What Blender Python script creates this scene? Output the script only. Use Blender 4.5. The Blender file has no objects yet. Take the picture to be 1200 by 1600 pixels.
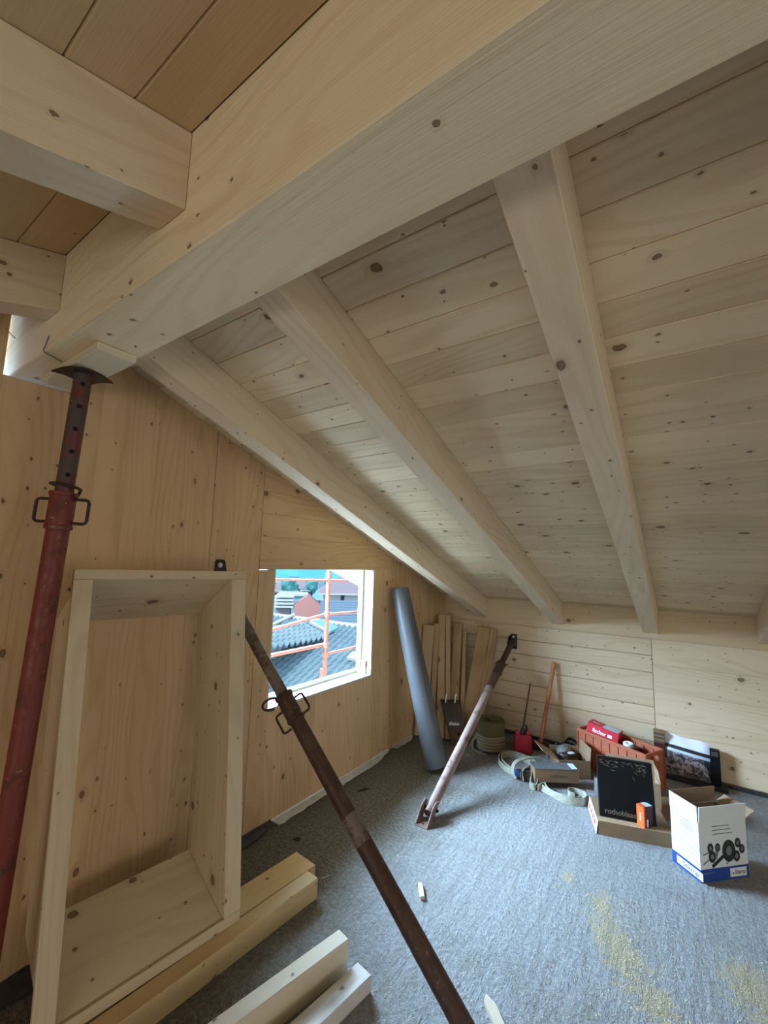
import bpy, bmesh, math, random
from mathutils import Vector, Matrix
from math import sin, cos, pi, radians, sqrt, atan2
random.seed(7)
S = bpy.context.scene
COL = S.collection
V = Vector

# ------------------------------------------------------------------ camera
cam_d = bpy.data.cameras.new('camera'); cam = bpy.data.objects.new('camera', cam_d); COL.objects.link(cam)
cam_d.sensor_fit = 'HORIZONTAL'; cam_d.sensor_width = 36; cam_d.lens = 662.5 / 1200 * 36
cam_d.clip_start = 0.02; cam_d.clip_end = 2000
_yaw, _pit, _rol = 0.6058, 0.1219, 0.0279
_fw = V((-sin(_yaw) * cos(_pit), cos(_yaw) * cos(_pit), sin(_pit)))
_r0 = V((cos(_yaw), sin(_yaw), 0)); _u0 = _r0.cross(_fw)
_r = _r0 * cos(_rol) + _u0 * sin(_rol); _u = _u0 * cos(_rol) - _r0 * sin(_rol)
cam.matrix_world = Matrix.Translation((2.142, 0, 1.6)) @ Matrix((_r, _u, -_fw)).transposed().to_4x4()
S.camera = cam

# ------------------------------------------------------------------ world, sun, added daylight lamps, exposure
S.view_settings.view_transform = 'Standard'; S.view_settings.look = 'None'
S.view_settings.gamma = 1; S.view_settings.use_curve_mapping = False
S.view_settings.exposure = 0.75
W = bpy.data.worlds.new('sky'); S.world = W; W.use_nodes = True
nt = W.node_tree; bg = nt.nodes['Background']
tc = nt.nodes.new('ShaderNodeTexCoord'); sx = nt.nodes.new('ShaderNodeSeparateXYZ')
cr = nt.nodes.new('ShaderNodeValToRGB'); nt.links.new(tc.outputs['Generated'], sx.inputs[0])
nt.links.new(sx.outputs['Z'], cr.inputs[0]); nt.links.new(cr.outputs[0], bg.inputs['Color'])
cr.color_ramp.elements[0].color = (0.80, 0.93, 1.0, 1); cr.color_ramp.elements[1].color = (0.42, 0.68, 1.0, 1)
bg.inputs['Strength'].default_value = 0.85

def sun(name, direction, energy, angle, color):
    l = bpy.data.lights.new(name, 'SUN'); l.energy = energy; l.angle = radians(angle); l.color = color
    o = bpy.data.objects.new(name, l); COL.objects.link(o)
    o.rotation_euler = V(direction).to_track_quat('-Z', 'Y').to_euler(); return o
def area(name, loc, target, sx_, sy_, energy, color):
    l = bpy.data.lights.new(name, 'AREA'); l.shape = 'RECTANGLE'; l.size = sx_; l.size_y = sy_
    l.energy = energy; l.color = color
    o = bpy.data.objects.new(name, l); COL.objects.link(o); o.location = loc
    o.rotation_euler = (V(target) - V(loc)).to_track_quat('-Z', 'Y').to_euler(); return o
sun('sun', (0.04, 0.75, -0.62), 1.7, 4, (1.0, 0.95, 0.88))
# unseen lamp added outdoors above the gable window, standing in for sky light
area('sky_fill_gable_window', (-1.95, 2.7, 2.30), (1.3, 2.9, 0.6), 5.2, 1.25, 1850, (0.47, 0.72, 1.0))
# added fill lamps, set in the two unseen openings behind the camera
area('fill_lamp_far_opening', (6.43, 0.3, 1.25), (2.0, 0.6, 3.6), 2.6, 2.0, 21, (1.0, 0.95, 0.86))
area('fill_lamp_side_opening', (2.4, -3.22, 0.85), (2.2, 0.0, 3.0), 2.8, 0.8, 19, (1.0, 0.95, 0.86))

# ------------------------------------------------------------------ shader helpers
def newmat(name):
    m = bpy.data.materials.new(name); m.use_nodes = True
    n = m.node_tree.nodes; b = n['Principled BSDF']; return m, m.node_tree, n, b
def N(nt, typ, **kw):
    n = nt.nodes.new(typ)
    for k, v in kw.items(): setattr(n, k, v)
    return n
def L(nt, a, b): nt.links.new(a, b)
def math_(nt, op, a, b=None, c=None, clamp=False):
    n = N(nt, 'ShaderNodeMath', operation=op); n.use_clamp = clamp
    for i, x in enumerate((a, b, c)):
        if x is None: continue
        if isinstance(x, (int, float)): n.inputs[i].default_value = x
        else: L(nt, x, n.inputs[i])
    return n.outputs[0]
def mix(nt, fac, a, b, typ='MIX'):
    n = N(nt, 'ShaderNodeMix', data_type='RGBA', blend_type=typ)
    if isinstance(fac, (int, float)): n.inputs[0].default_value = fac
    else: L(nt, fac, n.inputs[0])
    for i, x in ((6, a), (7, b)):
        if isinstance(x, tuple): n.inputs[i].default_value = (*x[:3], 1)
        else: L(nt, x, n.inputs[i])
    return n.outputs[2]
def remap(nt, x, a, b, c=0.0, d=1.0, smooth=True):
    n = N(nt, 'ShaderNodeMapRange'); n.interpolation_type = 'SMOOTHSTEP' if smooth else 'LINEAR'
    L(nt, x, n.inputs[0])
    for i, v in zip((1, 2, 3, 4), (a, b, c, d)): n.inputs[i].default_value = v
    return n.outputs[0]
def vec(nt, x, y, z=0.0):
    n = N(nt, 'ShaderNodeCombineXYZ')
    for i, v in enumerate((x, y, z)):
        if isinstance(v, (int, float)): n.inputs[i].default_value = v
        else: L(nt, v, n.inputs[i])
    return n.outputs[0]
def noise(nt, v, scale, detail=3, rough=0.5, dim='2D'):
    n = N(nt, 'ShaderNodeTexNoise', noise_dimensions=dim)
    L(nt, v, n.inputs['Vector']); n.inputs['Scale'].default_value = scale
    n.inputs['Detail'].default_value = detail; n.inputs['Roughness'].default_value = rough
    return n.outputs[0]

def wood(name, light, dark, knot=0.30, grain=0.5, ring=0.35, rough=0.65, kscale=5.5, stain=0.0, vary=0.10, kcol=(0.13, 0.055, 0.018), lamella=0.0, bump=0.0015):
    """Spruce: u runs along the grain in metres, v across."""
    m, nt, n, b = newmat(name)
    uv = N(nt, 'ShaderNodeUVMap'); oi = N(nt, 'ShaderNodeObjectInfo'); sp = N(nt, 'ShaderNodeSeparateXYZ')
    L(nt, uv.outputs[0], sp.inputs[0])
    u = math_(nt, 'ADD', sp.outputs[0], math_(nt, 'MULTIPLY', oi.outputs['Random'], 71.3))
    v = math_(nt, 'ADD', sp.outputs[1], math_(nt, 'MULTIPLY', oi.outputs['Random'], 37.7))
    # knots in round cells
    wb_ = N(nt, 'ShaderNodeTexNoise', noise_dimensions='2D'); L(nt, vec(nt, u, v), wb_.inputs['Vector']); wb_.inputs['Scale'].default_value = 45; wb_.inputs['Detail'].default_value = 2
    ws = N(nt, 'ShaderNodeSeparateColor'); L(nt, wb_.outputs['Color'], ws.inputs[0])
    kv = vec(nt, math_(nt, 'ADD', math_(nt, 'MULTIPLY', u, 0.72), math_(nt, 'MULTIPLY', ws.outputs[0], 0.010)), math_(nt, 'ADD', v, math_(nt, 'MULTIPLY', ws.outputs[1], 0.010)))
    def knots(scale, dens, rmin, rvar):
        vo = N(nt, 'ShaderNodeTexVoronoi', voronoi_dimensions='2D', feature='F1'); L(nt, kv, vo.inputs['Vector'])
        vo.inputs['Scale'].default_value = scale
        sc = N(nt, 'ShaderNodeSeparateColor'); L(nt, vo.outputs['Color'], sc.inputs[0])
        on = math_(nt, 'LESS_THAN', sc.outputs[0], dens)
        r = math_(nt, 'MULTIPLY_ADD', math_(nt, 'POWER', sc.outputs[1], 2.5), rvar, rmin)
        q = math_(nt, 'DIVIDE', vo.outputs['Distance'], r)
        core = math_(nt, 'MULTIPLY', remap(nt, q, 1.25, 0.6), on)
        halo = math_(nt, 'MULTIPLY', remap(nt, q, 3.2, 0.9), on)
        rim = math_(nt, 'MULTIPLY', math_(nt, 'MULTIPLY', remap(nt, q, 0.55, 0.95), remap(nt, q, 1.2, 0.95)), on)
        return core, halo, rim
    c1, h1, rim1 = knots(kscale, knot * 1.25, 0.022, 0.062)
    c2, h2, rim2 = knots(kscale * 2.1, knot * 0.85, 0.030, 0.03)
    core = math_(nt, 'MAXIMUM', c1, c2); halo = math_(nt, 'MAXIMUM', h1, math_(nt, 'MULTIPLY', h2, 0.6))
    # flowing rings
    bend = noise(nt, vec(nt, math_(nt, 'MULTIPLY', u, 0.55), math_(nt, 'MULTIPLY', v, 3.0)), 1.0, 2)
    ph = math_(nt, 'ADD', math_(nt, 'MULTIPLY', v, 95.0), math_(nt, 'MULTIPLY', bend, 60.0))
    ph = math_(nt, 'ADD', ph, math_(nt, 'MULTIPLY', halo, 5.0))
    sw = math_(nt, 'SINE', ph); sw = remap(nt, sw, -0.2, 1.0)
    sw = math_(nt, 'MULTIPLY', sw, noise(nt, vec(nt, math_(nt, 'MULTIPLY', u, 1.3), math_(nt, 'MULTIPLY', v, 6)), 1.0, 2))
    fine = noise(nt, vec(nt, math_(nt, 'MULTIPLY', u, 3.0), math_(nt, 'MULTIPLY', v, 190.0)), 1.0, 3, 0.6)
    patch = noise(nt, vec(nt, math_(nt, 'MULTIPLY', u, 0.9), math_(nt, 'MULTIPLY', v, 7.0)), 1.0, 2)
    f = math_(nt, 'ADD', math_(nt, 'MULTIPLY', sw, ring * 1.35), math_(nt, 'MULTIPLY', math_(nt, 'SUBTRACT', fine, 0.42), grain))
    f = math_(nt, 'ADD', f, math_(nt, 'MULTIPLY', math_(nt, 'SUBTRACT', patch, 0.5), 0.9), clamp=True)
    col = mix(nt, f, light, dark)
    if lamella:
        lc = N(nt, 'ShaderNodeTexWhiteNoise', noise_dimensions='1D')
        L(nt, math_(nt, 'FLOOR', math_(nt, 'DIVIDE', v, lamella)), lc.inputs['W'])
        col = mix(nt, 1.0, col, vec(nt, *[math_(nt, 'MULTIPLY_ADD', lc.outputs[0], 0.10, 0.93)] * 3), 'MULTIPLY')
    if stain:
        st = noise(nt, vec(nt, math_(nt, 'MULTIPLY', u, 2.2), math_(nt, 'MULTIPLY', v, 9)), 1.0, 4)
        col = mix(nt, math_(nt, 'MULTIPLY', remap(nt, st, 0.55, 0.8), stain), col, (0.25, 0.20, 0.14))
    col = mix(nt, math_(nt, 'MULTIPLY', halo, 0.26), col, tuple(x * 0.55 for x in dark))
    col = mix(nt, math_(nt, 'MULTIPLY', core, math_(nt, 'MULTIPLY_ADD', fine, 0.35, 0.58)), col, kcol)
    col = mix(nt, math_(nt, 'MULTIPLY', math_(nt, 'MAXIMUM', rim1, rim2), 0.6), col, (0.05, 0.022, 0.01))
    br = math_(nt, 'MULTIPLY_ADD', oi.outputs['Random'], vary * 2, 1 - vary)
    col = mix(nt, 1.0, col, vec(nt, br, math_(nt, 'MULTIPLY_ADD', oi.outputs['Random'], vary * 2.2, 1 - vary * 1.1), math_(nt, 'MULTIPLY_ADD', oi.outputs['Random'], vary * 2.5, 1 - vary * 1.3)), 'MULTIPLY')
    L(nt, col, b.inputs['Base Color']); b.inputs['Roughness'].default_value = rough
    b.inputs['Specular IOR Level'].default_value = 0.25
    bp = N(nt, 'ShaderNodeBump'); bp.inputs['Strength'].default_value = 0.35; bp.inputs['Distance'].default_value = bump
    L(nt, math_(nt, 'ADD', fine, sw), bp.inputs['Height']); L(nt, bp.outputs[0], b.inputs['Normal'])
    return m
def plain(name, col, rough=0.6, metal=0.0, var=0.0, scale=20, col2=None, bump=0.0, spec=0.5):
    m, nt, n, b = newmat(name)
    b.inputs['Roughness'].default_value = rough; b.inputs['Metallic'].default_value = metal
    b.inputs['Specular IOR Level'].default_value = spec
    if col2 is None and not bump: b.inputs['Base Color'].default_value = (*col, 1); return m
    t = N(nt, 'ShaderNodeTexCoord'); f = noise(nt, t.outputs['Object'], scale, 5, 0.65, '3D')
    c = mix(nt, remap(nt, f, 0.5 - 0.22 * (1 - var), 0.5 + 0.22 * (1 - var)), col, col2 or col)
    L(nt, c, b.inputs['Base Color'])
    if bump:
        bp = N(nt, 'ShaderNodeBump'); bp.inputs['Strength'].default_value = bump; bp.inputs['Distance'].default_value = 0.002
        L(nt, f, bp.inputs['Height']); L(nt, bp.outputs[0], b.inputs['Normal'])
    return m
def steel(name, paint, rust, chip, amount=0.5, rough=0.5):
    """painted scaffold steel: paint, rust blooms and chipped pale spots"""
    m, nt, n, b = newmat(name)
    t = N(nt, 'ShaderNodeTexCoord'); o = t.outputs['Object']
    f = noise(nt, o, 14, 6, 0.7, '3D'); g = noise(nt, o, 55, 4, 0.7, '3D')
    c = mix(nt, remap(nt, f, 0.62 - amount * 0.35, 0.75 - amount * 0.35), paint, rust)
    c = mix(nt, math_(nt, 'MULTIPLY', remap(nt, g, 0.63, 0.70), remap(nt, f, 0.42, 0.62)), c, chip)
    L(nt, c, b.inputs['Base Color']); L(nt, remap(nt, f, 0.3, 0.7, rough - 0.12, rough + 0.25), b.inputs['Roughness'])
    bp = N(nt, 'ShaderNodeBump'); bp.inputs['Strength'].default_value = 0.4; bp.inputs['Distance'].default_value = 0.001
    L(nt, g, bp.inputs['Height']); L(nt, bp.outputs[0], b.inputs['Normal'])
    return m

M = {}
M['ceil'] = wood('spruce_ceiling_board', (0.73, 0.575, 0.38), (0.57, 0.40, 0.225), knot=0.50, kscale=5.5, grain=0.45, ring=0.40)
M['ceil_left'] = wood('spruce_ceiling_board_dim', (0.68, 0.50, 0.31), (0.55, 0.37, 0.19), knot=0.15, kscale=4.5, grain=0.35, ring=0.3)  # warmer, darker board copy: weaker bounced light put into the colour
M['beam'] = wood('glued_spruce_beam', (0.84, 0.70, 0.48), (0.68, 0.51, 0.30), knot=0.26, kscale=4.5, grain=0.6, ring=0.35, vary=0.04, bump=0.004)
M['rafter'] = wood('planed_spruce_rafter', (0.72, 0.575, 0.40), (0.58, 0.42, 0.255), knot=0.26, kscale=5.5, grain=0.55, ring=0.42, vary=0.05)
M['gable'] = wood('gable_panel_spruce', (0.66, 0.435, 0.235), (0.49, 0.295, 0.14), knot=0.40, kscale=5.0, grain=0.5, ring=0.45, vary=0.06)
M['knee'] = wood('knee_wall_spruce', (0.70, 0.55, 0.37), (0.54, 0.38, 0.225), knot=0.42, kscale=5.5, grain=0.45, ring=0.38, vary=0.06)
M['plate'] = wood('wall_plate_spruce', (0.72, 0.555, 0.35), (0.58, 0.40, 0.22), knot=0.2, kscale=4.5, grain=0.3, ring=0.25)
M['box'] = wood('shaft_board_spruce', (0.60, 0.475, 0.315), (0.46, 0.335, 0.20), knot=0.36, kscale=5.5, grain=0.45, ring=0.38, vary=0.05)
M['timber'] = wood('yellow_timber', (0.62, 0.455, 0.24), (0.50, 0.335, 0.155), knot=0.3, kscale=9, grain=0.5, ring=0.3)
M['offcut'] = wood('pale_offcut_timber', (0.68, 0.59, 0.44), (0.54, 0.44, 0.30), knot=0.12, kscale=6, grain=0.5, ring=0.25, stain=0.0)
M['offcut_dirty'] = wood('dirty_offcut_timber', (0.66, 0.62, 0.56), (0.50, 0.44, 0.37), knot=0.2, kscale=9, grain=0.5, ring=0.25, stain=0.8)
M['plank'] = wood('leaning_plank_wood', (0.54, 0.38, 0.215), (0.40, 0.255, 0.13), knot=0.2, kscale=6, grain=0.5, ring=0.4, vary=0.12)
M['pale'] = plain('white_window_trim', (0.62, 0.60, 0.54), 0.5)
M['hardwood'] = plain('orange_wood_handle', (0.50, 0.19, 0.06), 0.5, col2=(0.32, 0.10, 0.03), scale=9)
M['red_steel'] = steel('red_prop_steel', (0.17, 0.024, 0.013), (0.09, 0.026, 0.016), (0.42, 0.30, 0.26), 0.30)
M['red_inner'] = steel('rusty_red_inner_tube', (0.13, 0.025, 0.018), (0.075, 0.05, 0.038), (0.34, 0.28, 0.24), 0.62)
M['rust'] = steel('rusty_brown_steel', (0.055, 0.022, 0.014), (0.085, 0.045, 0.028), (0.24, 0.16, 0.14), 0.45)
M['rust_grey'] = steel('worn_grey_brown_steel', (0.16, 0.13, 0.10), (0.10, 0.045, 0.028), (0.33, 0.28, 0.25), 0.45)
M['rust_pink'] = steel('worn_pinkish_steel', (0.25, 0.17, 0.14), (0.13, 0.07, 0.05), (0.50, 0.42, 0.38), 0.35)
M['dark_iron'] = plain('dark_iron', (0.03, 0.018, 0.014), 0.5, 0.3, col2=(0.06, 0.03, 0.02), scale=40)
M['black'] = plain('black_steel', (0.012, 0.012, 0.014), 0.45)
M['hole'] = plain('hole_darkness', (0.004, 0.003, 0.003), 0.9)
M['bolt'] = plain('zinc_bolt', (0.75, 0.76, 0.78), 0.3, 0.8)
M['foam'] = plain('dark_grey_foam', (0.085, 0.09, 0.095), 0.38, col2=(0.10, 0.105, 0.11), scale=120, bump=0.3)
M['foam_dark'] = plain('foam_core_dark', (0.04, 0.045, 0.05), 0.8)
M['foil'] = plain('silver_foil', (0.85, 0.90, 0.92), 0.3, 0.35, col2=(0.62, 0.68, 0.70), scale=20, bump=0.8)
M['membrane'] = plain('black_membrane', (0.018, 0.02, 0.022), 0.35, col2=(0.06, 0.065, 0.07), scale=35, bump=0.5)
M['webbing'] = plain('cream_webbing', (0.40, 0.385, 0.29), 0.85, col2=(0.27, 0.265, 0.20), scale=60, bump=0.3)
M['olive'] = plain('olive_webbing', (0.13, 0.105, 0.035), 0.85, col2=(0.09, 0.07, 0.025), scale=50, bump=0.4)
M['hemp'] = plain('tan_rope', (0.26, 0.20, 0.12), 0.9, col2=(0.17, 0.13, 0.08), scale=60, bump=0.5)
M['red_plastic'] = plain('red_canister_plastic', (0.52, 0.03, 0.05), 0.45, col2=(0.38, 0.02, 0.04), scale=14)
M['card'] = plain('brown_cardboard', (0.27, 0.175, 0.10), 0.85, col2=(0.23, 0.145, 0.08), scale=12)
M['card_light'] = plain('light_cardboard', (0.42, 0.28, 0.165), 0.85, col2=(0.36, 0.235, 0.135), scale=12)
M['card_dark'] = plain('dark_cardboard_inside', (0.13, 0.08, 0.045), 0.9)
M['grey_tape'] = plain('dusty_grey_film', (0.07, 0.07, 0.075), 0.6, col2=(0.13, 0.13, 0.135), scale=50)
M['white_card'] = plain('white_printed_card', (0.70, 0.72, 0.71), 0.6)
M['blue'] = plain('blue_print', (0.015, 0.06, 0.30), 0.5)
M['ink'] = plain('black_ink', (0.02, 0.02, 0.022), 0.5)
M['ink_grey'] = plain('grey_ink', (0.17, 0.18, 0.19), 0.6)
M['black_card'] = plain('black_card', (0.004, 0.005, 0.006), 0.5, spec=0.2)
M['gold'] = plain('tan_print', (0.17, 0.13, 0.09), 0.6)
M['orange'] = plain('orange_card', (0.90, 0.13, 0.02), 0.5)
M['maroon'] = plain('dark_maroon_print', (0.07, 0.012, 0.012), 0.5)
M['red_card'] = plain('red_card', (0.62, 0.02, 0.04), 0.5)
M['paper'] = plain('white_paper', (0.80, 0.82, 0.85), 0.6)
M['paper_blue'] = plain('bluish_label', (0.55, 0.63, 0.72), 0.6)
M['crate'] = plain('terracotta_crate_plastic', (0.44, 0.12, 0.055), 0.55, col2=(0.38, 0.10, 0.045), scale=10)
M['blue_plastic'] = plain('blue_plastic', (0.03, 0.10, 0.38), 0.4)
M['bag'] = plain('dark_brown_bag', (0.035, 0.02, 0.012), 0.5, col2=(0.05, 0.03, 0.018), scale=6)
M['brown_print'] = plain('brown_print', (0.14, 0.055, 0.018), 0.6, col2=(0.06, 0.02, 0.01), scale=16)
M['shavings'] = plain('wood_shavings', (0.74, 0.62, 0.38), 0.8)
M['grit'] = plain('grey_grit', (0.42, 0.43, 0.43), 0.9)
M['debris'] = plain('dark_debris', (0.03, 0.022, 0.018), 0.8)
M['wire'] = plain('grey_wire', (0.20, 0.17, 0.13), 0.5, 0.3)
M['orange_steel'] = plain('orange_scaffold_paint', (0.30, 0.065, 0.035), 0.6, col2=(0.24, 0.085, 0.055), scale=6)
M['bounce_board'] = plain('bright_bounce_deck', (0.78, 0.78, 0.76), 0.6)
M['tile'] = plain('blue_grey_roof_tile', (0.20, 0.33, 0.40), 0.55, col2=(0.33, 0.46, 0.53), scale=0.7)
M['tile2'] = plain('pinkish_roof_tile', (0.33, 0.29, 0.34), 0.7)
M['render_white'] = plain('white_render', (0.66, 0.72, 0.75), 0.8)
M['shed_blue'] = plain('pale_blue_cladding', (0.20, 0.48, 0.58), 0.7)
M['panel_blue'] = plain('dark_blue_panel_roof', (0.15, 0.25, 0.36), 0.4)
M['glass_dark'] = plain('dark_window_glass', (0.06, 0.09, 0.11), 0.2)
M['trim_white'] = plain('white_roof_trim', (0.60, 0.66, 0.68), 0.6)
M['salmon'] = plain('salmon_wall', (0.60, 0.30, 0.30), 0.8)
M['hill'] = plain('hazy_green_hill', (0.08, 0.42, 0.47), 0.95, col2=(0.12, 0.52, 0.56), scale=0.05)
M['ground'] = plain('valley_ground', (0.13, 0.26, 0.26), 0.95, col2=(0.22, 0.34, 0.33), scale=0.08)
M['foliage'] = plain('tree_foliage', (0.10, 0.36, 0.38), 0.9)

# floor screed: grey granular, brown from dust and painted dimness toward the gable wall, saw dust patches that lie on it
def floor_mat():
    m, nt, n, b = newmat('floor_screed')
    t = N(nt, 'ShaderNodeNewGeometry'); o = t.outputs['Position']
    f1 = noise(nt, o, 3.0, 4, 0.6, '3D'); f2 = noise(nt, o, 52, 5, 0.72, '3D'); f3 = noise(nt, o, 230, 2, 0.6, '3D')
    c = mix(nt, remap(nt, f2, 0.38, 0.62), (0.33, 0.335, 0.33), (0.47, 0.475, 0.465))
    c = mix(nt, math_(nt, 'MULTIPLY', remap(nt, f3, 0.58, 0.72), 0.35), c, (0.62, 0.60, 0.54))
    c = mix(nt, math_(nt, 'MULTIPLY', remap(nt, f1, 0.50, 0.68), 0.35), c, (0.26, 0.24, 0.20))
    sp = N(nt, 'ShaderNodeSeparateXYZ'); L(nt, o, sp.inputs[0])
    # brown trodden dust plus painted-in dimness along the gable wall
    wob = math_(nt, 'MULTIPLY', math_(nt, 'SUBTRACT', noise(nt, o, 1.6, 3, 0.6, '3D'), 0.5), 1.1)
    near = remap(nt, math_(nt, 'ADD', sp.outputs[0], wob), 1.05, 0.45)
    c = mix(nt, math_(nt, 'MULTIPLY', near, 0.8), c, mix(nt, remap(nt, f2, 0.4, 0.65), (0.12, 0.095, 0.06), (0.26, 0.215, 0.15)))
    # saw dust
    tot = None
    for (cx, cy, rx, ry, rot) in ((1.86, 2.24, 0.08, 0.20, 0.55), (1.76, 2.48, 0.05, 0.08, 0.2), (1.60, 2.58, 0.03, 0.04, 0.2), (2.32, 2.36, 0.12, 0.14, 0), (2.0, 2.08, 0.06, 0.09, 0.5)):
        dx = math_(nt, 'SUBTRACT', sp.outputs[0], cx); dy = math_(nt, 'SUBTRACT', sp.outputs[1], cy)
        ax = math_(nt, 'DIVIDE', math_(nt, 'ADD', math_(nt, 'MULTIPLY', dx, cos(rot)), math_(nt, 'MULTIPLY', dy, sin(rot))), rx)
        ay = math_(nt, 'DIVIDE', math_(nt, 'SUBTRACT', math_(nt, 'MULTIPLY', dy, cos(rot)), math_(nt, 'MULTIPLY', dx, sin(rot))), ry)
        d = math_(nt, 'SQRT', math_(nt, 'ADD', math_(nt, 'POWER', ax, 2), math_(nt, 'POWER', ay, 2)))
        k = remap(nt, math_(nt, 'ADD', d, math_(nt, 'MULTIPLY', math_(nt, 'SUBTRACT', noise(nt, o, 20, 7, 0.85, '3D'), 0.5), 6.0)), 1.2, 0.7)
        tot = k if tot is None else math_(nt, 'MAXIMUM', tot, k)
    c = mix(nt, math_(nt, 'MULTIPLY', tot, 0.8), c, mix(nt, remap(nt, f3, 0.4, 0.6), (0.42, 0.34, 0.20), (0.66, 0.56, 0.36)))
    L(nt, c, b.inputs['Base Color']); b.inputs['Roughness'].default_value = 0.85; b.inputs['Specular IOR Level'].default_value = 0.3
    st = noise(nt, vec(nt, math_(nt, 'MULTIPLY', sp.outputs[0], 22.0), math_(nt, 'MULTIPLY', sp.outputs[1], 4.0), 0.0), 1.0, 3, 0.6)
    h = math_(nt, 'ADD', math_(nt, 'ADD', math_(nt, 'MULTIPLY', f2, 1.0), math_(nt, 'MULTIPLY', f3, 0.5)), math_(nt, 'MULTIPLY', st, 0.9))
    bp = N(nt, 'ShaderNodeBump'); bp.inputs['Strength'].default_value = 1.0; bp.inputs['Distance'].default_value = 0.022
    L(nt, h, bp.inputs['Height']); L(nt, bp.outputs[0], b.inputs['Normal'])
    return m
M['floor'] = floor_mat()

# ------------------------------------------------------------------ geometry helpers
WM = {}
def wm(o): return WM.get(o.name, Matrix.Identity(4)) if o else Matrix.Identity(4)
def tag(o, label=None, cat=None, group=None, kind=None):
    if label: o['label'] = label
    if cat: o['category'] = cat
    if group: o['group'] = group
    if kind: o['kind'] = kind
    return o
def thing(name, loc=(0, 0, 0), label=None, cat=None, group=None, kind=None, rotz=0.0):
    o = bpy.data.objects.new(name, None); COL.objects.link(o); o.empty_display_size = 0.1
    mt = Matrix.Translation(loc) @ Matrix.Rotation(rotz, 4, 'Z'); o.matrix_local = mt; WM[o.name] = mt
    return tag(o, label, cat, group, kind)
def link(name, me, mat, parent=None, mtx=Matrix.Identity(4), **kw):
    o = bpy.data.objects.new(name, me); COL.objects.link(o)
    if mat is not None and not me.materials: me.materials.append(M[mat] if isinstance(mat, str) else mat)
    if parent is not None: o.parent = parent
    o.matrix_local = wm(parent).inverted() @ mtx
    WM[o.name] = mtx
    return tag(o, **kw)
def finish(bm, name, uv=True, smooth=False, off=None):
    bmesh.ops.recalc_face_normals(bm, faces=bm.faces)
    if uv:
        lay = bm.loops.layers.uv.new('UVMap'); off = off if off is not None else random.random() * 3
        for f in bm.faces:
            n = f.normal; a = [abs(x) for x in n]
            for l in f.loops:
                c = l.vert.co
                if a[0] > 0.8: q = (c.y * 0.35 + 9.1, c.z * 1.0 + c.y * .5)
                elif a[1] >= a[2]: q = (c.x, c.z + off + 1.7)
                else: q = (c.x, c.y + off)
                l[lay].uv = q
    if smooth:
        for f in bm.faces: f.smooth = True
    me = bpy.data.meshes.new(name); bm.to_mesh(me); bm.free()
    if smooth:
        try: me.set_sharp_from_angle(angle=radians(38))
        except Exception: pass
    return me
def frame(p0, p1, up=(0, 0, 1)):
    """matrix with X along p0->p1, Z near up, origin at p0"""
    p0, p1, up = V(p0), V(p1), V(up); x = (p1 - p0).normalized(); y = up.cross(x)
    if y.length < 1e-5: y = V((0, 1, 0)).cross(x)
    y.normalize(); z = x.cross(y)
    m = Matrix((x, y, z)).transposed().to_4x4(); m.translation = p0; return m
def box_bm(x0, x1, y0, y1, z0, z1, bev=0.0, bm=None):
    bm2 = bmesh.new()
    bmesh.ops.create_cube(bm2, size=1)
    for v in bm2.verts:
        v.co = V((x0 + (v.co.x + .5) * (x1 - x0), y0 + (v.co.y + .5) * (y1 - y0), z0 + (v.co.z + .5) * (z1 - z0)))
    if bev: bmesh.ops.bevel(bm2, geom=bm2.edges[:], offset=bev, segments=1, affect='EDGES', profile=0.5)
    if bm is None: return bm2
    tmp = bpy.data.meshes.new('t'); bm2.to_mesh(tmp); bm2.free(); bm.from_mesh(tmp); bpy.data.meshes.remove(tmp); return bm
def bar(name, mat, p0, p1, w, h, up=(0, 0, 1), parent=None, bev=0.002, **kw):
    """rectangular bar, centre line p0->p1, w sideways, h along up"""
    ln = (V(p1) - V(p0)).length
    me = finish(box_bm(0, ln, -w / 2, w / 2, -h / 2, h / 2, bev), name)
    return link(name, me, mat, parent, frame(p0, p1, up), **kw)
def slab(name, mat, x0, x1, y0, y1, z0, z1, grain='x', parent=None, bev=0.0015, **kw):
    cx, cy, cz = (x0 + x1) / 2, (y0 + y1) / 2, (z0 + z1) / 2
    if grain == 'x': return bar(name, mat, (x0, cy, cz), (x1, cy, cz), y1 - y0, z1 - z0, (0, 0, 1), parent, bev, **kw)
    if grain == 'y': return bar(name, mat, (cx, y0, cz), (cx, y1, cz), x1 - x0, z1 - z0, (0, 0, 1), parent, bev, **kw)
    return bar(name, mat, (cx, cy, z0), (cx, cy, z1), x1 - x0, y1 - y0, (0, 1, 0), parent, bev, **kw)
def prism(name, mat, poly, t0, t1, mtx, parent=None, bev=0.0, **kw):
    """poly in local (X grain, Y), extruded from local z=t0 to t1"""
    bm = bmesh.new()
    a = [bm.verts.new((x, y, t0)) for x, y in poly]; b_ = [bm.verts.new((x, y, t1)) for x, y in poly]
    bm.faces.new(a[::-1]); bm.faces.new(b_)
    k = len(poly)
    for i in range(k): bm.faces.new((a[i], a[(i + 1) % k], b_[(i + 1) % k], b_[i]))
    if bev: bmesh.ops.bevel(bm, geom=bm.edges[:], offset=bev, segments=1, affect='EDGES')
    return link(name, finish(bm, name), mat, parent, mtx, **kw)
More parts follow.
